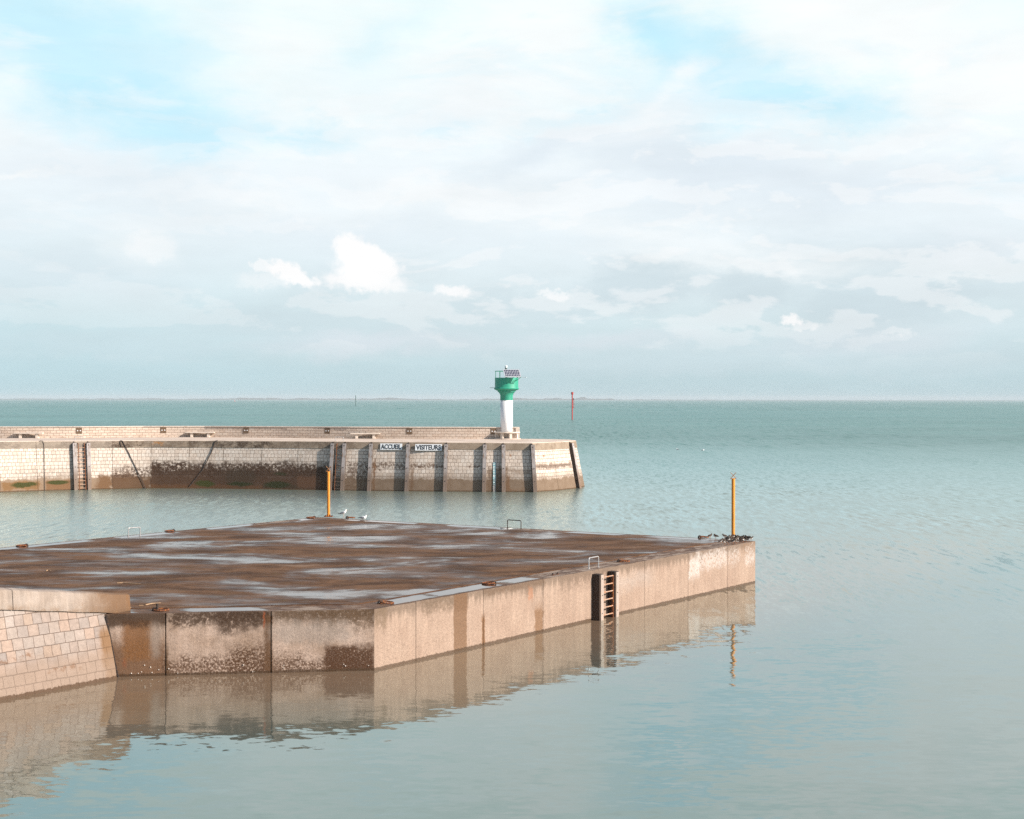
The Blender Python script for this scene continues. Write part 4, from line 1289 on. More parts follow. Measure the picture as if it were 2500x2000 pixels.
# masonry face from below the water to the rim
mb = MB()
NZ = 14
allp = []
UU = []
for i in range(NB - 1):
    n_ = max(1, int((QU[i + 1] - QU[i]) / 1.2))
    for k in range(n_): UU.append(QU[i] + (QU[i + 1] - QU[i]) * k / n_)
UU.append(QU[-1] - 1e-4)
def grid(mb, UU, zf, out=0.0, wob=0.0):
    vs = []; uvs = []; g = []
    for u in UU:
        row = []
        zt_ = qsurf(u, 1.0)[3]
        for z in zf(zt_):
            p_, _, n_, _ = qsurf(u, z, out)
            if wob: p_ = p_ + n_ * wob * mnoise.noise(Vector((u * 0.9, z * 1.3, 1)))
            row.append(len(vs)); vs.append(p_); uvs.append((u, z))
        g.append(row)
    fs = [(g[i][k], g[i + 1][k], g[i + 1][k + 1], g[i][k + 1]) for i in range(len(g) - 1) for k in range(len(g[0]) - 1)]
    mb.add(vs, fs, [[uvs[q] for q in f] for f in fs])
grid(mb, UU, lambda zt: [-1.5 + (zt - BAND + 0.02 + 1.5) * k / NZ for k in range(NZ + 1)], wob=0.03)
rel(mb.build('masonry', m_q, smooth=True), quay)


def rim_mat():
    t = NT('quay_rim')
    uvv = t.uv(); u, v, _ = t.sep(uvv)
    c = t.mix(t.ss(t.noise(uvv, 0.9, 5, 0.65), 0.35, 0.65), (0.40, 0.315, 0.24), (0.30, 0.225, 0.165))
    lich = t.noise(t.vscale(uvv, (1, 1.4, 1)), 1.1, 7, 0.7)
    left = t.ss(u, qu(905), qu(780))
    big = t.ss(t.noise(t.vscale(uvv, (1, 0.4, 1)), 0.32, 3), 0.40, 0.56)
    c = t.mix(t.mul(t.mul(t.ss(lich, 0.40, 0.54), left), t.add(0.35, t.mul(big, 0.6))), c, (0.075, 0.045, 0.026))
    c = t.mix(t.mul(t.ss(lich, 0.55, 0.65), 0.5), c, (0.15, 0.10, 0.065))
    c = t.mix(t.mul(t.mul(t.ss(t.noise(uvv, 6, 5, .7), 0.5, 0.6), left), 0.35), c, (0.42, 0.36, 0.31))
    c = stain(t, c, u, v, uvv, dict(u=q2(371, 395), v=(3.85, 4.15), soft=.2, softv=.1, col=(0.50, 0.20, 0.03), k=.8, ns=2, wob=.6, th=.5, fs=4))
    c = stain(t, c, u, v, uvv, dict(u=q2(-500, 270), v=(3.3, 4.6), soft=.4, softv=.1, col=(0.42, 0.35, 0.29), k=.5, ns=2, wob=.6))
    for x in jx + [1364]:
        d = t.M('ABSOLUTE', t.sub(u, qu(x)))
        c = t.mix(t.mul(t.ss(d, 0.03, 0.015), 0.7), c, (0.08, 0.05, 0.03))
    return t.out(c, 0.9, t.bump(t.noise(uvv, 9, 6, 0.7), 0.02), dim=0.74, spec=0.3)
M['rim'] = rim_mat()
mb = MB()
grid(mb, UU, lambda zt: [zt - BAND, zt - BAND + 0.012, zt - 0.3, zt - 0.05], out=0.035)
rel(mb.build('rim', M['rim'], smooth=True), quay)

def qdeck_mat():
    t = NT('quay_paving')
    p = t.pos()
    c = t.mix(t.ss(t.noise(p, 0.35, 5, 0.6), 0.35, 0.65), (0.62, 0.52, 0.44), (0.52, 0.42, 0.345))
    c = t.mix(t.mul(t.ss(t.noise(t.vscale(p, (0.4, 2, 1)), 0.8, 5), 0.56, 0.66), 0.5), c, (0.25, 0.18, 0.13))
    return t.out(c, 0.9, t.bump(t.noise(p, 6, 5), 0.02), dim=1.0, spec=0.3)
M['qdeck'] = qdeck_mat()
# deck: chamfered nosing, then the paving back to the sea side
mb = MB()
top_f = []; 
for u in UU:
    p_, _, n_, zt_ = qsurf(u, 1.0)
    a, _, n_, zt_ = qsurf(u, zt_ - 0.05, 0.035)
    b = qsurf(u, zt_ - 0.0, 0.0)[0]
    top_f.append((a, b, n_, zt_))
vs = []; fs = []
for a, b, n_, zt_ in top_f:
    vs.append(a); vs.append(b - n_ * 0.0)
for i in range(len(top_f) - 1):
    fs.append((2 * i, 2 * i + 2, 2 * i + 3, 2 * i + 1))
mb.add(vs, fs)
# back line
def back_of(p_):
    return None
PAR = [(-500, 1066.0), (-200, 1068.0), (0, 1069.8), (200, 1069.2), (350, 1067.6), (500, 1067.4), (700, 1069.0), (850, 1070.5), (1000, 1071.3), (1180, 1071.8), (1267, 1071.9)]
par_pts = [P(x, y, 4.28) for x, y in PAR]
poly = [Vector((b.x, b.y, 0)) for a, b, n_, z in top_f]
nfront = len(poly)
for q in reversed(par_pts): poly.append(Vector((q.x, q.y + 1.0, 0)))
zs = [z for a, b, n_, z in top_f] + [4.28] * len(par_pts)
bm = bmesh.new()
bv = [bm.verts.new((p_.x, p_.y, z)) for p_, z in zip(poly, zs)]
f = bm.faces.new(bv)
bmesh.ops.triangulate(bm, faces=[f])
me = bpy.data.meshes.new('tmp'); bmesh.ops.recalc_face_normals(bm, faces=bm.faces); bm.to_mesh(me); bm.free()
mb.add([v.co for v in me.vertices], [tuple(p_.vertices) for p_ in me.polygons])
rel(mb.build('paving', M['qdeck']), quay)

# parapet
par = empty('parapet_wall', (par_pts[5].x, par_pts[5].y, 4.28))
tag(par, 'low pale block parapet along the seaward side of the quay', 'wall')
PU = [0.0]
for i in range(1, len(par_pts)): PU.append(PU[-1] + (par_pts[i] - par_pts[i - 1]).length)
m_p = masonry('parapet_masonry', [(0.72, 0.61, 0.52), (0.78, 0.68, 0.59), (0.68, 0.56, 0.47), (0.76, 0.66, 0.58)], (0.28, 0.17, 0.11), 0.55, 0.25, 0,
              [dict(u=(0, 60), v=(4.2, 4.34), soft=.3, softv=.03, col=(0.26, 0.16, 0.10), k=.6, ns=2, wob=.1, th=.5, fs=2)], 1.0, msize=0.016, grit=0.0)
HP = 1.0
PTOP = [1041.5, 1041.5, 1041.6, 1041.2, 1040.2, 1040.2, 1041.2, 1041.8, 1042.2, 1042.6, 1042.8]
mb = MB(); vs = []; uvs = []; g = []
parz = []
for i, q in enumerate(par_pts):
    d = ray(PAR[i][0], PTOP[i]); zt_ = CAM_H + d.z * (q.y / d.y); parz.append(zt_)
    row = []
    for (dy, z) in ((0, 4.2), (0, zt_ - 0.10), (0, zt_ - 0.10), (0.5, zt_ - 0.1), (0.5, 3.0)):
        row.append(len(vs)); vs.append((q.x, q.y + dy, z)); uvs.append((PU[i], z))
    g.append(row)
fs = [(g[i][k], g[i + 1][k], g[i + 1][k + 1], g[i][k + 1]) for i in range(len(g) - 1) for k in (0, 2, 3)]
fs.append(tuple(g[-1]))
mb.add(vs, fs, [[uvs[q] for q in f] for f in fs])
rel(mb.build('masonry', m_p, smooth=True), par)
mb = MB(); vs = []; g = []
for i, q in enumerate(par_pts):
    zt_ = parz[i]; row = []
    for (dy, z) in ((-0.05, zt_ - 0.09), (-0.05, zt_ - 0.01), (-0.03, zt_), (0.53, zt_), (0.55, zt_ - 0.09)):
        row.append(len(vs)); vs.append((q.x + (0.05 if i == len(par_pts) - 1 else 0), q.y + dy, z))
    g.append(row)
fs = [(g[i][k], g[i + 1][k], g[i + 1][(k + 1) % 5], g[i][(k + 1) % 5]) for i in range(len(g) - 1) for k in range(5)]
fs += [tuple(g[0]), tuple(reversed(g[-1]))]
mb.add(vs, fs); rel(mb.build('cap', M['pale_stone']), par)
q = par_pts[-1]; mb = MB(); mb.box((q.x - 0.12, q.y + 0.22, (4.1 + parz[-1]) / 2 - 0.05), (0.36, 0.62, parz[-1] - 4.1 - 0.1 + 0.04)); rel(mb.build('end_pier', M['pale_stone'], bevel=0.01), par)


def par_at(x):
    for i in range(len(PAR) - 1):
        if PAR[i][0] <= x <= PAR[i + 1][0]:
            d = ray(x, 1060)
            a, b = par_pts[i], par_pts[i + 1]
            ex, ey = b.x - a.x, b.y - a.y
            det = ex * (-d.y) - ey * (-d.x)
            s = ((-a.x) * (-d.y) - (-a.y) * (-d.x)) / det
            p_ = a.lerp(b, s); return p_, (b - a).normalized(), parz[i] + (parz[i + 1] - parz[i]) * s
for x in (-13, 193, 399, 600.5, 799, 999.5, 1205):
    p_, t_, zt_ = par_at(max(-490, x))
    r_ = empty('wall_plate', (p_.x, p_.y - 0.012, zt_ - 0.40), math.atan2(t_.y, t_.x))
    mb = MB(); mb.box((0, 0, 0), (0.55, 0.03, 0.56)); mb.build('plate', M['plate_brown'], r_, bevel=0.004)
    for s in (-1, 1):
        mb = MB(); mb.tube([(s * 0.13, -0.012, 0), (s * 0.13, -0.03, 0)], [0.06, 0.055], 12); o = mb.build('eyelet', M['sign_white'], r_)
    names = {-13: 'leftmost', 193: 'right of the leftmost bench', 399: 'left of the middle bench', 600.5: 'right of the middle bench', 799: 'left of the rightmost bench', 999.5: 'right of the rightmost bench', 1205: 'beside the light tower'}
    tag(r_, 'square brown plate with two pale eyelets on the parapet, ' + names[x], 'plate', 'brown plates on the parapet')

# benches
M['bench_stone'] = simple('bench_stone', (0.66, 0.57, 0.49), 0.85, var=0.12, scale=3, col2=(0.45, 0.34, 0.26), thr=(0.55, 0.8), bump=0.01)
def bench(x0, x1, yseat, ybase, label):
    pw, tw2, _z = par_at((x0 + x1) / 2)
    pb = Vector((pw.x, pw.y - 0.62, 4.28))
    a = D(x0, yseat, pb.y); b = D(x1, yseat, pb.y)
    L = (b - a).length; hgt = 0.50
    r_ = empty('stone_bench', (pb.x, pb.y, 4.28), 0)
    mb = MB(); mb.box((0, 0.22, hgt - 0.04), (L, 0.60, 0.09)); mb.build('seat', M['bench_stone'], r_, bevel=0.012)
    for s in (-1, 1):
        mb = MB(); mb.box((s * L * 0.29, 0.26, (hgt - 0.085) / 2), (0.24, 0.45, hgt - 0.085)); mb.build('leg', M['bench_stone'], r_, bevel=0.01)
    tag(r_, label, 'bench', 'stone benches along the parapet')
bench(39, 109, 1055, 1069.6, 'leftmost pale stone bench by the parapet on the far quay')
bench(456, 526, 1052, 1067.4, 'middle pale stone bench by the parapet on the far quay')
bench(857, 929, 1054.5, 1070.3, 'rightmost pale stone bench by the parapet, above the ACCUEIL sign')

# fenders on the quay
M['fender_face'] = simple('fender_face', (0.36, 0.32, 0.32), 0.6, var=0.14, scale=1.2, col2=(0.20, 0.12, 0.07), thr=(0.52, 0.68), vs=(2, 2, .5))
def fender_face_mat():
    t = NT('fender_face_plate')
    o = t.obj(); x, y, z = t.sep(o)
    n = t.noise(t.vscale(o, (3, 3, .7)), 1.6, 6, 0.7)
    c = t.mix(t.ss(n, 0.4, 0.65), (0.37, 0.335, 0.33), (0.27, 0.225, 0.205))
    low = t.ss(t.add(z, t.mul(t.sub(n, 0.5), 2.2)), 2.3, 1.0)
    c = t.mix(t.mul(low, 0.8), c, (0.15, 0.095, 0.062))
    c = t.mix(t.mul(t.ss(n, 0.58, 0.68), 0.7), c, (0.17, 0.085, 0.04))
    return t.out(c, 0.65, t.bump(n, 0.01), spec=0.3)
M['fender_face'] = fender_face_mat()
M['fender_side'] = simple('fender_side', (0.045, 0.03, 0.022), 0.85, var=0.3, scale=1.5, col2=(0.22, 0.14, 0.09), thr=(0.55, 0.7), vs=(2, 2, .4))


def fender(xb, label, wid=0.33, prot=0.36, group='tall fender posts on the quay wall', ztop_off=0.16):
    u = qu(xb)
    p0, t_, n_, zt_ = qsurf(u, 0.0)
    M3 = Matrix(((t_.x, n_.x, 0), (t_.y, n_.y, 0), (0, 0, 1)))
    r_ = empty('fender_post', (p0.x, p0.y, 0))
    z0 = -0.8; z1 = zt_ - ztop_off
    def pt(xl, out, z):
        f = z / zt_ * BQ
        q = M3 @ Vector((xl, out - f, 0)); return Vector((q.x, q.y, z))
    def strip(x0, x1, o0, o1, za, zb):
        mb = MB()
        vs = [pt(x0, o0, za), pt(x1, o0, za), pt(x1, o1, za), pt(x0, o1, za), pt(x0, o0, zb), pt(x1, o0, zb), pt(x1, o1, zb), pt(x0, o1, zb)]
        mb.add(vs, [(0, 1, 2, 3), (4, 7, 6, 5), (0, 4, 5, 1), (1, 5, 6, 2), (2, 6, 7, 3), (3, 7, 4, 0)])
        return mb
    strip(-wid / 2 + .03, wid / 2 - .03, -0.05, prot - 0.04, z0, z1).build('post', M['fender_side'], r_, bevel=0.01)
    strip(-wid / 2, wid / 2, prot - 0.043, prot, z0, z1 - 0.02).build('face_plate', M['fender_face'], r_, bevel=0.01)
    for z in (0.9, 2.0, z1 - 0.2):
        a = pt(0.0, prot, z); b = pt(0.0, prot + 0.03, z); mb = MB(); mb.tube([a, b], 0.04, 8); mb.build('bolt', M['dark_iron'], r_)
    strip(-0.03, 0.03, 0.0, 0.12, z1 + 0.002, z1 + 0.12).build('bracket', M['dark_iron'], r_)
    tag(r_, label, 'fender post', group)
    return r_
fl = [(184, 'fender post left of the leftmost ladder on the far quay'), (218, 'fender post right of the leftmost ladder on the far quay'),
      (808, 'fender post left of the right-hand ladder on the far quay'), (837.5, 'fender post right of the right-hand ladder on the far quay'),
      (903, 'fender post just left of the ACCUEIL sign'), (994, 'fender post between the ACCUEIL and VISITEURS signs'),
      (1087.5, 'fender post just right of the VISITEURS sign'), (1182.5, 'fender post left of the blue tide gauge'), (1229.5, 'fender post right of the blue tide gauge'),
      (1304, 'second fender post from the right end of the quay'), (1411, 'leaning brown fender post at the very tip of the quay')]
for x, lab in fl:
    fender(min(x, 1408.9), lab)


def quay_ladder(xa, xb, label):
    u = (qu(xa) + qu(xb)) / 2
    p0, t_, n_, zt_ = qsurf(u, 0.0)
    M3 = Matrix(((t_.x, n_.x, 0), (t_.y, n_.y, 0), (0, 0, 1)))
    r_ = empty('ladder', (p0.x, p0.y, 0))
    def pt(xl, out, z):
        q = M3 @ Vector((xl, out - z / zt_ * BQ, 0)); return Vector((q.x, q.y, z))
    hw_ = 0.27
    for s in (-1, 1):
        mb = MB(); mb.tube([pt(s * hw_, 0.18, -0.7), pt(s * hw_, 0.18, zt_ - 0.25), pt(s * hw_, 0.0, zt_ - 0.2)], 0.035, 8); mb.build('rail', M['rust'], r_)
    z = -0.5
    while z < zt_ - 0.3:
        mb = MB(); mb.tube([pt(-hw_, 0.18, z), pt(hw_, 0.18, z)], 0.028, 8); mb.build('rung', M['rung_steel'], r_)
        z += 0.32
    tag(r_, label, 'ladder', 'ladders on the far quay')
    return pt(0, -0.3, zt_)
quay_ladder(188, 214, 'rusty ladder between two fenders near the left end of the far quay')
quay_ladder(817, 833, 'rusty ladder between two fenders behind the left yellow pole')
def far_hoop(x0, x1, y, label):
    a = P(x0, y, 4.27); b = P(x1, y, 4.27)
    h = hoop(a, b, 0.33, M['galvanised'], r=0.025); tag(h, label, 'grab rail', 'grab rail hoops on the far quay')
far_hoop(183.5, 203, 1075.4, 'thin pale grab hoop above the leftmost quay ladder')
far_hoop(818.5, 838.5, 1076.3, 'thin pale grab hoop above the quay ladder behind the left yellow pole')

# hooked poles / chains leaning on the wall
def wall_rod(pts, label, r=0.036):
    pp = []
    for (x, y, out) in pts:
        # intersect sight line with the quay surface
        d = ray(x, y); u = qu(x); z = 2.0
        for _ in range(25):
            s, t_, n_, zt_ = qsurf(u, min(max(z, -1), 4.3), out)
            tt = s.y / d.y; q = C0 + d * tt; z = q.z
            du = (q - s).dot(t_); u += du
        s, *_ = qsurf(u, min(z, 4.32), out); pp.append(s)
    o0 = pp[-1].copy()
    mb = MB(); mb.tube([p_ - o0 for p_ in pp], r, 8)
    o = mb.build('iron_rod', M['dark_iron']); o.location = o0
    tag(o, label, 'iron rod', 'dark hooked rods on the quay wall')
wall_rod([(296, 1091, .06), (293.3, 1080, .10), (294.5, 1075.5, .12), (299, 1077, .10), (311, 1100, .07), (332, 1143, .07), (355.5, 1192.5, .07)], 'dark hooked rod slanting down to the right on the left part of the quay wall')
wall_rod([(531, 1075.5, .1), (526, 1077, .08), (517, 1103, .07), (495, 1147, .07), (463, 1187, .07)], 'dark rod slanting down to the left on the quay wall')
wall_rod([(96, 1078, .08), (99, 1075.8, .1), (104.5, 1077, .1), (107, 1085, .07), (108.5, 1130, .07), (109.5, 1197, .07)], 'thin hooked vertical rod at the far left of the quay wall', 0.022)


def gauge_mat():
    t = NT('tide_gauge_marks')
    uvv = t.uv(); u, v, _ = t.sep(uvv)
    zig = t.M('PINGPONG', t.mul(v, 1.0), 0.11)
    n = t.noise(t.vscale(uvv, (9, 16, 1)), 1.0, 2, 0.5)
    m = t.ss(t.add(n, t.mul(zig, 1.2)), 0.54, 0.58)
    c = t.mix(m, (0.16, 0.42, 0.46), (0.72, 0.80, 0.80))
    bar = t.mul(t.ss(t.M('PINGPONG', v, 0.25), 0.02, 0.012), 0.8)
    c = t.mix(bar, c, (0.05, 0.12, 0.14))
    low = t.ss(v, 1.5, 0.5)
    c = t.mix(t.mul(low, t.ss(t.noise(uvv, 7, 4), 0.35, 0.6)), c, (0.10, 0.07, 0.05))
    low = t.ss(v, 0.8, 0.2)
    c = t.mix(t.mul(low, 0.7), c, (0.25, 0.2, 0.18))
    return t.out(c, 0.5)
mg = gauge_mat()
u = qu(1206.8); p0, t_, n_, zt_ = qsurf(u, 0)
mb = MB()
def gp(xl, out, z):
    q = p0 + t_ * xl + n_ * (out - z / zt_ * BQ); return Vector((q.x - p0.x, q.y - p0.y, z))
vs = []; uvs = []
for z in (-0.3, 2.52):
    for xl, out in ((-0.11, .06), (.11, .06), (.11, .0), (-0.11, .0)):
        vs.append(gp(xl, out, z)); uvs.append((xl, z))
fs = [(0, 1, 5, 4), (1, 2, 6, 5), (2, 3, 7, 6), (3, 0, 4, 7), (4, 5, 6, 7), (3, 2, 1, 0)]
mb.add(vs, fs, [[uvs[q] for q in f] for f in fs])
o = mb.build('tide_gauge', mg); o.location = (p0.x, p0.y, 0)
tag(o, 'narrow turquoise and white tide gauge board on the quay wall', 'tide gauge')


# signs
def sign(x0, x1, yc, text, label):
    u = (qu(x0) + qu(x1)) / 2
    # follow wall near rim
    z = 3.87
    for _ in range(20):
        s, t_, n_, zt_ = qsurf(u, z, 0.09)
        d = ray((x0 + x1) / 2, yc); q = C0 + d * (s.y / d.y); z = q.z; u += (q - s).dot(t_)
    L = (x1 - x0) / F * s.y / max(0.9, abs(t_.x)); H = 0.56
    tilt = math.atan(BQ / zt_)
    r_ = empty('wall_sign', s)
    r_.rotation_euler = Euler((-tilt, 0, math.atan2(t_.y, t_.x)), 'XYZ')
    mb = MB(); mb.box((0, 0, 0), (L, 0.05, H)); mb.build('board', M['sign_white'], r_, bevel=0.012)
    for zb_ in (-.12, .12):
        mb = MB(); mb.box((0, 0.04, zb_), (L * 0.9, 0.03, 0.05)); mb.build('batten', M['dark_iron'], r_)
    cu = bpy.data.curves.new('txt', 'FONT'); cu.body = text; cu.size = 0.60; cu.extrude = 0.008; cu.offset = 0.014
    cu.align_x = 'CENTER'; cu.align_y = 'CENTER'
    to = bpy.data.objects.new('lettering_tmp', cu); COL.objects.link(to)
    bpy.context.view_layer.update()
    dg = bpy.context.evaluated_depsgraph_get()
    me = bpy.data.meshes.new_from_object(to.evaluated_get(dg))
    me.materials.clear(); me.materials.append(M['black'])
    xs = [v.co.x for v in me.vertices]; ys = [v.co.y for v in me.vertices]
    sx = (L * 0.92) / (max(xs) - min(xs)); sy = (H * 0.76) / (max(ys) - min(ys))
    cx, cy = (max(xs) + min(xs)) / 2, (max(ys) + min(ys)) / 2
    for v in me.vertices:
        v.co = Vector(((v.co.x - cx) * sx, -0.033 - v.co.z, (v.co.y - cy) * sy))
    bpy.data.objects.remove(to); bpy.data.curves.remove(cu)
    me.name = 'lettering'
    lo = bpy.data.objects.new('lettering', me); COL.objects.link(lo); lo.parent = r_
    tag(r_, label, 'sign', 'white signs on the quay wall')
sign(928, 982, 1090.8, 'ACCUEIL', 'white sign reading ACCUEIL in black capitals on the quay wall')
sign(1013.5, 1079, 1092.6, 'VISITEURS', 'white sign reading VISITEURS in black capitals on the quay wall')

# ------------------------------------------------------------------ harbour light
cb_ = P(1236.6, 1072.0, 4.27)
YT = cb_.y
tw_ = empty('harbour_light', (cb_.x, cb_.y, 4.27))
tag(tw_, 'white harbour light tower with green top and solar panel at the quay head', 'light tower')
mpp = YT / F
def zz(y, Y=None):
    d = ray(1236.6, y); return CAM_H + d.z * ((Y or YT) / d.y) - 4.27
RC = 15.2 * mpp
zc = zz(977.3)
mb = MB(); mb.lathe([(RC, 0.0), (RC, zc)], seg=16)
mb.build('column', M['white_paint'], tw_, smooth=False)
me_ = tw_.children[0].data
for p_ in me_.polygons: p_.use_smooth = True
z5 = zz(922.5)
RG = 28.6 * mpp
mb = MB()
mb.lathe([(RC + 0.01, zc), (RC + 0.01, zz(966.0)), (RC + 0.035, zz(964.0)), (16.9 * mpp, zz(961.6)), (18.3 * mpp, zz(959.2)), (20.2 * mpp, zz(957.2)), (20.3 * mpp, zz(956.8)), (22.0 * mpp, zz(956.6)), (22.0 * mpp, zz(954.2)), (23.6 * mpp, zz(953.8)), (23.6 * mpp, zz(953.4))], seg=48)
mb.build('collar', M['green_paint'], tw_, smooth=True)
mb = MB()
mb.lathe([(23.0 * mpp, zz(953.5)), (25.0 * mpp, zz(953.3)), (29.2 * mpp, zz(951.2)), (30.6 * mpp, zz(949.6)), (30.6 * mpp, zz(948.6)), (29.6 * mpp, zz(947.6)), (28.8 * mpp, zz(946.2)), (RG, zz(945.5)), (RG, z5), (RG - 0.06, z5), (RG - 0.06, z5 - 0.3)], seg=48)
mb.build('gallery_drum', M['green_paint'], tw_, smooth=True)
mb = MB(); zr0 = z5 - 0.0; zr1 = zz(906.5)
mb.torus((0, 0, zr1), RG - 0.02, 0.028, 48, 6); mb.build('top_rail', M['green_paint'], tw_)
for k in range(10):
    a = R(200) + k * 2 * math.pi / 10
    mb = MB(); mb.tube([((RG - 0.02) * math.cos(a), (RG - 0.02) * math.sin(a), zr0 - 0.02), ((RG - 0.02) * math.cos(a), (RG - 0.02) * math.sin(a), zr1)], 0.024, 6)
    mb.build('rail_post', M['green_paint'], tw_)
# solar panel: tilted towards the sun side, on brackets to the right front
sp = empty('solar_panel', (0, 0, 0)); sp.parent = tw_
# corners in tower coordinates, from the photo, laid on a tilted plane
def tc(x, y, dY):
    q = D(x, y, YT + dY); return Vector((q.x - cb_.x, q.y - cb_.y, q.z - 4.27))
c_tl = tc(1228.2, 902.3, -1.20); c_tr = tc(1268.0, 902.3, -0.95); c_br = tc(1272.5, 919.6, -1.45); 
ex = (c_tr - c_tl); c_bl = c_br - ex
pn = ex.cross(c_tl - c_bl).normalized()
if pn.y > 0: pn = -pn
bpy.data.objects.remove(sp)
def slab(c4, th, off, mat, name, parent, uv=False):
    a = [c + pn * off for c in c4]; b = [c + pn * (off - th) for c in c4]
    mb = MB(); fs = [(0, 1, 2, 3), (7, 6, 5, 4), (0, 4, 5, 1), (1, 5, 6, 2), (2, 6, 7, 3), (3, 7, 4, 0)]
    if uv:
        W = (c4[1] - c4[0]).length; H = (c4[2] - c4[1]).length
        uu = [(0, 0), (W, 0), (W, H), (0, H)] * 2
        mb.add(a + b, fs, [[uu[q] for q in f] for f in fs])
    else: mb.add(a + b, fs)
    return mb.build(name, mat, parent)
fr = slab([c_bl, c_br, c_tr, c_tl], 0.05, 0.0, M['panel_frame'], 'solar_panel', tw_)
ct = (c_bl + c_br + c_tr + c_tl) / 4
shr = [ct + (c - ct) * k for c, k in zip([c_bl, c_br, c_tr, c_tl], [0.92] * 4)]
# keep an even frame
eh = (c_br - c_bl).normalized() * 0.06; ev = (c_tl - c_bl).normalized() * 0.06
slab([c_bl + eh + ev, c_br - eh + ev, c_tr - eh - ev, c_tl + eh - ev], 0.008, 0.006, M['cells'], 'cells', fr, uv=True)
def arm(pts, r, name='bracket_arm', mat=None):
    mb = MB(); mb.tube(pts, r, 6); return mb.build(name, mat or M['green_paint'], tw_)
for s in (0.2, 0.8):
    a = c_bl.lerp(c_br, s) - pn * 0.06; b = c_tl.lerp(c_tr, s) - pn * 0.06
    arm([b, a], 0.025)
    dirp = Vector((a.x, a.y, 0)).normalized() * (RG)
    arm([a, Vector((dirp.x, dirp.y, z5 - 0.55))], 0.025)
    arm([b, Vector((dirp.x, dirp.y, zr1))], 0.02)
a = c_br - pn * .06; mid = tc(1262, 928.5, -1.05); q_ = Vector((RG * .55, -RG * .84, zz(931)))
arm([a, mid, q_], 0.028)
mb = MB(); bs = tc(1228, 903, -0.3); 
for k in range(9):
    s = k / 8; a = c_tl.lerp(c_tr, s) + Vector((0, 0.05, 0)); mb = MB(); mb.tube([a, a + Vector((0, 0, 0.11))], [0.014, 0.006], 5)
    mb.build('bird_spike', M['galvanised'], tw_)
mb = MB(); lz = zz(899.5)
mb.tube([(-0.05, 0, z5 - 0.3), (-0.05, 0, lz - 0.1)], 0.05, 8); mb.build('lantern_post', M['panel_back'], tw_)
mb = MB()
mb.lathe([(0.07, lz - 0.1), (0.11, lz), (0.11, lz + 0.05)], (-0.05, 0, 0), 14)
ln = mb.build('lantern_stand', M['panel_back'], tw_)
mb = MB(); mb.lathe([(0.10, lz + 0.05), (0.125, lz + 0.12), (0.125, lz + 0.22), (0.07, lz + 0.28)], (-0.05, 0, 0), 16)
t = NT('lantern_glass'); lm = t.out((0.72, 0.78, 0.80), 0.15)
mb.build('lantern', lm, tw_, smooth=True)
mb = MB(); a = tc(1270, 921.2, -0.2); b = tc(1283, 921.2, -0.2)
mb.tube([tc(1262, 921.5, -0.2), a, b], 0.012, 6); mb.build('sensor_arm', M['galvanised'], tw_); mb = MB(); mb.tube([b - Vector((0, 0, .03)), b + Vector((0.04, 0, .03))], 0.03, 6)
mb.build('wind_sensor', M['galvanised'], tw_)
mb = MB(); a = tc(1199.5, 946.6, 0); b = tc(1212, 947.3, 0)
mb.box((a + b) / 2, ((b - a).length + 0.25, 0.35, 0.035)); mb.build('step_bracket', M['dark_green_paint'], tw_, bevel=0.005)

# round seat ring at the foot of the tower
rb_ = empty('round_bench', (cb_.x, cb_.y, 4.27))
tag(rb_, 'round pale stone bench ringing the foot of the light tower', 'bench')
RB = 32.3 * mpp
zb0 = zz(1057.5 + 0, None) ; hz = 0.56
mb = MB(); mb.lathe([(RC + 0.03, hz), (RB, hz), (RB + 0.02, hz + 0.03), (RB + 0.02, hz + 0.10), (RB - 0.02, hz + 0.12), (RC + 0.03, hz + 0.12)], seg=48, cap=False)
mb.build('seat', M['bench_stone'], rb_, smooth=True)
mb = MB(); mb.lathe([(RB + 0.08, -0.01), (RB + 0.08, 0.07), (RC + .03, 0.07)], seg=48, cap=False); mb.build('plinth', M['pale_stone'], rb_)
for k in range(8):
    a = R(-90 - 24) + k * 2 * math.pi / 8
    mb = MB(); mb.box((0, 0, 0.315), (RB - RC - 0.10, 0.24, 0.486), None)
    mb.v = [tuple(Matrix.Rotation(a, 3, 'Z') @ (Vector(v) + Vector(((RB + RC) / 2 - 0.05, 0, 0)))) for v in mb.v]
    mb.build('leg', M['bench_stone'], rb_, bevel=0.008)
mb = MB(); mb.lathe([(RC + 0.02, 0.07), (RC + 0.02, hz)], seg=32, cap=False); mb.build('inner_drum', M['pale_stone'], rb_, smooth=True)

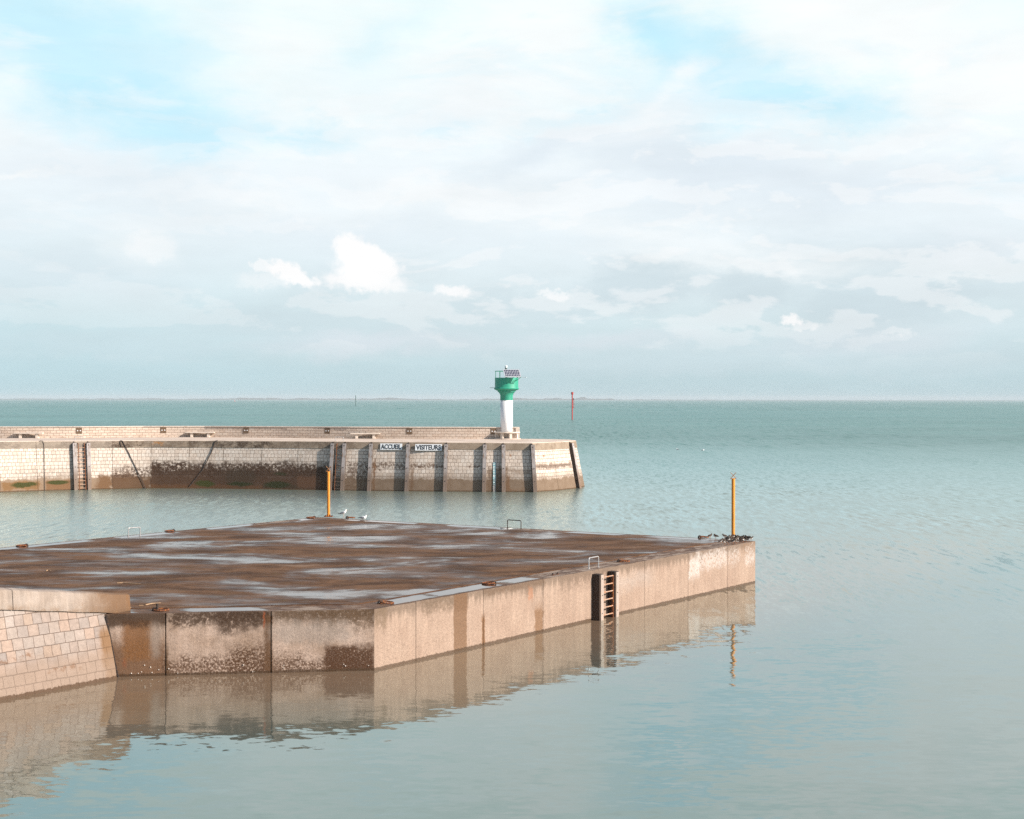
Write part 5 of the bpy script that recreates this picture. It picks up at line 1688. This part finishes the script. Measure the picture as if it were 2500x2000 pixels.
# ------------------------------------------------------------------ sea marks
def sea_mark(x, yb, ytop, wpx, mat, label, can=True, name='sea_beacon'):
    p = P(x, yb, 0); k = p.y / F; H = (yb - ytop) * k
    r_ = empty(name, (p.x, p.y, 0)); rad = wpx * k / 2
    hc = 6.2 * k if can else 3 * k
    mb = MB(); mb.tube([(0, 0, -1.0), (0, 0, H - hc)], rad, 12); mb.build('pile', mat, r_, smooth=True)
    mb = MB()
    if can:
        mb.lathe([(0.1, H - hc), (2.75 * k, H - hc), (2.75 * k, H), (0.1, H)], seg=16)
        mb.build('can_topmark', mat, r_)
        zt_ = (yb - 975.5) * k; zb_ = (yb - 997) * k
        def bar(a, b, r, n):
            mb = MB(); mb.tube([a, b], r, 6); mb.build(n, M['red_paint'], r_)
        for s in (-0.16, 0.16): bar((rad + 0.28 + s, 0, zb_), (rad + 0.28 + s, 0, zt_), 0.05, 'ladder_rail')
        z = zb_
        while z < zt_: bar((rad + .12, 0, z), (rad + .44, 0, z), 0.035, 'ladder_rung'); z += .35
        for z in (zb_ + .2, zt_ - .2): bar((0, 0, z), (rad + .28, 0, z), .05, 'ladder_bracket')
        mb = MB(); mb.lathe([(0.1, zt_ - .1), (0.26, zt_), (0.26, zt_ + .4), (0.1, zt_ + .5)], (rad + .30, 0, 0), 12); mb.build('lamp_box', M['panel_back'], r_)
    else:
        mb.lathe([(1.4 * k, H - hc), (0.05, H)], seg=12); mb.build('cone_topmark', mat, r_)
    tag(r_, label, 'beacon')
sea_mark(1397, 1024.8, 957.2, 2.9, M['red_paint'], 'tall red pile beacon with can topmark standing in the open sea')
sea_mark(868.5, 991, 964.5, 1.6, M['dark_green_paint'], 'thin dark green pile beacon near the horizon, left of the light tower', can=False)

bp = P(573, 980.3, 0); k = bp.y / F
r_ = empty('buoy', (bp.x, bp.y, 0)); mb = MB(); mb.lathe([(1.2 * k, -0.3), (1.3 * k, 1.0 * k), (0.5 * k, 1.6 * k)], seg=14); mb.build('float', M['buoy_pink'], r_, smooth=True)
mb = MB(); mb.lathe([(0.4 * k, 1.6 * k), (0.3 * k, 3.6 * k), (0.1 * k, 3.8 * k)], seg=8); mb.build('topmark', M['buoy_pink'], r_)
tag(r_, 'tiny pink buoy floating near the horizon on the left', 'buoy')
for i, (x, y, lab) in enumerate([(236.5, 977.2, 'leftmost speck of a white boat near the horizon'), (373, 974.9, 'tiny white boat on the horizon, second from the left'), (522, 975.0, 'tiny white boat on the horizon, left of the dark green beacon'), (1200.5, 976.6, 'tiny white boat on the horizon just left of the light tower')]):
    p = P(x, y, 0); k = p.y / F
    r_ = empty('distant_boat', (p.x, p.y, 0))
    L = 2.2 * k; 
    mb = MB(); mb.add([(-L / 2, -L * .15, 0), (L * .35, -L * .15, 0), (L / 2, 0, 0), (L * .35, L * .15, 0), (-L / 2, L * .15, 0)] + [(-L * .52, -L * .18, L * .2), (L * .4, -L * .18, L * .2), (L * .6, 0, L * .24), (L * .4, L * .18, L * .2), (-L * .52, L * .18, L * .2)],
                      [(4, 3, 2, 1, 0), (5, 6, 7, 8, 9), (0, 1, 6, 5), (1, 2, 7, 6), (2, 3, 8, 7), (3, 4, 9, 8), (4, 0, 5, 9)])
    mb.build('hull', M['boat_white'], r_)
    mb = MB(); mb.box((-L * .05, 0, L * .32), (L * .4, L * .24, L * .22)); mb.build('cabin', M['boat_white'], r_)
    tag(r_, lab, 'boat', 'tiny boats on the horizon')

# ------------------------------------------------------------------ birds
def gull(p, ang, pose, label, sc=1.0):
    r_ = empty('seagull', p, ang)
    if pose == 'stand':
        lift = 0.13
        sp_ = [(-0.235, .075), (-0.20, .085), (-0.13, .11), (-0.05, .135), (0.02, .155), (0.075, .185), (0.10, .225), (0.105, .262), (0.118, .287), (0.140, .285), (0.155, .277)]
        rd = [0.012, 0.026, 0.05, 0.066, 0.070, 0.062, 0.045, 0.036, 0.037, 0.030, 0.013]
    else:
        lift = 0.0
        sp_ = [(-0.235, .085), (-0.20, .085), (-0.13, .085), (-0.05, .085), (0.03, .09), (0.085, .115), (0.105, .150), (0.110, .185), (0.122, .208), (0.142, .206), (0.157, .198)]
        rd = [0.012, 0.028, 0.056, 0.074, 0.080, 0.066, 0.045, 0.035, 0.037, 0.030, 0.013]
    mb = MB(); mb.tube([(x, 0, z + lift) for x, z in sp_], rd, 12, squash=0.9)
    mb.build('body', M['gull_white'], r_, smooth=True)
    for s in (-1, 1):
        mb = MB()
        pts = [(-0.27, s * .02, sp_[0][1] + .012 + lift), (-0.17, s * .045, sp_[1][1] + .032 + lift), (-0.07, s * .060, sp_[3][1] + .015 + lift), (0.02, s * .062, sp_[4][1] + .012 + lift), (0.055, s * .055, sp_[4][1] + .02 + lift)]
        mb.tube(pts, [0.006, 0.028, 0.047, 0.042, 0.012], 10, squash=0.42)
        mb.build('wing', M['gull_grey'], r_, smooth=True)
    mb = MB(); mb.tube([(-0.32, 0, sp_[0][1] - .008 + lift), (-0.24, 0, sp_[0][1] + .008 + lift)], [0.008, 0.022], 8, squash=1.3); mb.build('tail', M['gull_black'], r_)
    e = sp_[-1]
    mb = MB(); mb.tube([(e[0] - .004, 0, e[1] + lift), (e[0] + .03, 0, e[1] - .004 + lift), (e[0] + .042, 0, e[1] - .014 + lift)], [.011, .008, .003], 8); mb.build('beak', M['beak_yellow'], r_)
    for s in (-1, 1):
        mb = MB(); mb.tube([(e[0] - .022, s * .020, e[1] + .012 + lift), (e[0] - .022, s * .027, e[1] + .012 + lift)], .0045, 6); mb.build('eye', M['gull_black'], r_)
    if pose == 'stand':
        for s in (-1, 1):
            mb = MB(); mb.tube([(-0.0, s * .028, .20), (0.012, s * .03, .10), (0.0, s * .03, 0.010), (0.05, s * .03, .006)], [0.012, 0.006, 0.007, .010], 6)
            mb.build('leg', M['leg_pink'], r_)
    r_.scale = (sc,) * 3
    tag(r_, label, 'gull')
    return r_
zg = ZS + 0.012
gull(P(839, 1264.3, zg), 0.0, 'stand', 'white and grey gull standing beside the left yellow pole', 0.98)
gull(P(888, 1268.0, zg), 0.0, 'sit', 'white and grey gull sitting on the far edge of the jetty', 0.95)
gull(P(1653.5, 1098, 0.0) - Vector((0, 0, 0.05)), 2.9, 'sit', 'white gull afloat, the left one of two out on the open water', 1.1)
gull(P(1716.5, 1100, 0.0) - Vector((0, 0, 0.05)), 0.3, 'sit', 'white gull afloat, the right one of two out on the open water', 1.1)


def wader_mat():
    t = NT('wader_plumage')
    x, y, z = t.sep(t.obj())
    n = t.noise(t.obj(), 60, 3)
    belly = t.ss(t.add(z, t.mul(x, -0.25)), 0.088, 0.072)
    c = t.mix(t.ss(n, .4, .6), (0.03, 0.02, 0.014), (0.09, 0.06, 0.04))
    return t.out(t.mix(belly, c, (0.78, 0.76, 0.74)), 0.85)
mw = wader_mat()


def wader(p, ang, tucked=False):
    r_ = empty('wading_bird', p, ang)
    if tucked:
        sp_ = [(-.095, .062), (-.07, .072), (-.03, .083), (.015, .088), (.045, .098), (.050, .122), (.036, .140), (.018, .140)]
        rd = [.006, .02, .038, .044, .038, .028, .023, .010]
    else:
        sp_ = [(-.095, .060), (-.07, .070), (-.03, .082), (.015, .092), (.048, .108), (.062, .130), (.075, .148), (.090, .146)]
        rd = [.006, .02, .037, .043, .033, .022, .021, .010]
    mb = MB(); mb.tube([(x, 0, z) for x, z in sp_], rd, 10, squash=0.92); mb.build('body', mw, r_, smooth=True)
    e = sp_[-1]; s_ = -1 if tucked else 1
    mb = MB(); mb.tube([(e[0] - .004 * s_, 0, e[1]), (e[0] + .026 * s_, 0, e[1] - .008)], [.006, .002], 6); mb.build('beak', M['gull_black'], r_)
    for s in (-1, 1):
        mb = MB(); mb.tube([(.0, s * .014, .058), (.006, s * .015, .03), (0, s * .015, .004), (.022, s * .015, .003)], .004, 5)
        mb.build('leg', M['leg_orange'], r_)
        mb = MB(); mb.tube([(-.105, s * .012, .070), (-.05, s * .032, .090), (.0, s * .040, .096), (.03, s * .034, .1)], [.004, .02, .026, .006], 8, squash=.4); mb.build('wing', M['wader_wing'], r_, smooth=True)
    return r_
M['wader_wing'] = simple('wader_wing', (0.035, 0.022, 0.015), 0.85, var=0.4, scale=40, col2=(0.12, 0.08, 0.055), thr=(.5, .6))
w1 = wader(P(1733.5, 1314.6, zg), 0.6)
w2 = wader(P(1747.5, 1314.8, zg), 3.0, True)
w3 = wader(P(1769.5, 1315.0, zg), 3.4)
GR = 'small wading birds on the jetty corner'
tag(w1, 'lone small dark and white wader at the right end of the far mooring ring', 'wading bird', GR)
tag(w2, 'lone wader with tucked head, midway between the far mooring ring and the flock', 'wading bird', GR)
tag(w3, 'lone small wader just left of the flock, facing left', 'wading bird', GR)
w1.scale = w2.scale = w3.scale = (1.35,) * 3
cluster = []
# (photo column, photo row of the feet)
spots = [(1758, 1326.5), (1764, 1324.5), (1769, 1329), (1776, 1326), (1774, 1319.5), (1779, 1328.5), (1784, 1325), (1787, 1321), (1790, 1327), (1782, 1317), (1795, 1323.5), (1799, 1326.8),
         (1797, 1318), (1802, 1320.5), (1804, 1325), (1808, 1323), (1806, 1317), (1811, 1320), (1815, 1322.8), (1817, 1317.5), (1819, 1320), (1822, 1322), (1825, 1318.5), (1828, 1320.5), (1831, 1317.8), (1834, 1319.2),
         (1812, 1316), (1786, 1315.5), (1792, 1319), (1800, 1315.6), (1822, 1315.8), (1768, 1323), (1793, 1315), (1777, 1322.5)]
for i, (x, y) in enumerate(spots):
    src = w1 if i % 3 else w2
    c = copy_tree(src)
    c.location = P(x, y, zg); c.rotation_euler = (0, 0, random.choice([0.3, -0.5, 2.8, 3.5, -1.0, -2.2]) + random.uniform(-.5, .5))
    s = random.uniform(1.02, 1.25); c.scale = (s, s, s * random.uniform(.95, 1.2))
    tag(c, 'small dark wader in the flock at the foot of the right yellow pole', 'wading bird', 'flock of waders at the foot of the right yellow pole')

# ------------------------------------------------------------------ render settings
vs_ = scene.view_settings
vs_.view_transform = 'Standard'; vs_.look = 'None'; vs_.exposure = 0.6; vs_.gamma = 1.0
scene.render.engine = 'CYCLES'
scene.cycles.use_denoising = False
scene.cycles.use_adaptive_sampling = False
w.cycles.sampling_method = 'MANUAL'; w.cycles.sample_map_resolution = 256
scene.cycles.max_bounces = 4
scene.cycles.diffuse_bounces = 2
scene.cycles.glossy_bounces = 3
scene.cycles.volume_bounces = 0
scene.cycles.sample_clamp_indirect = 6
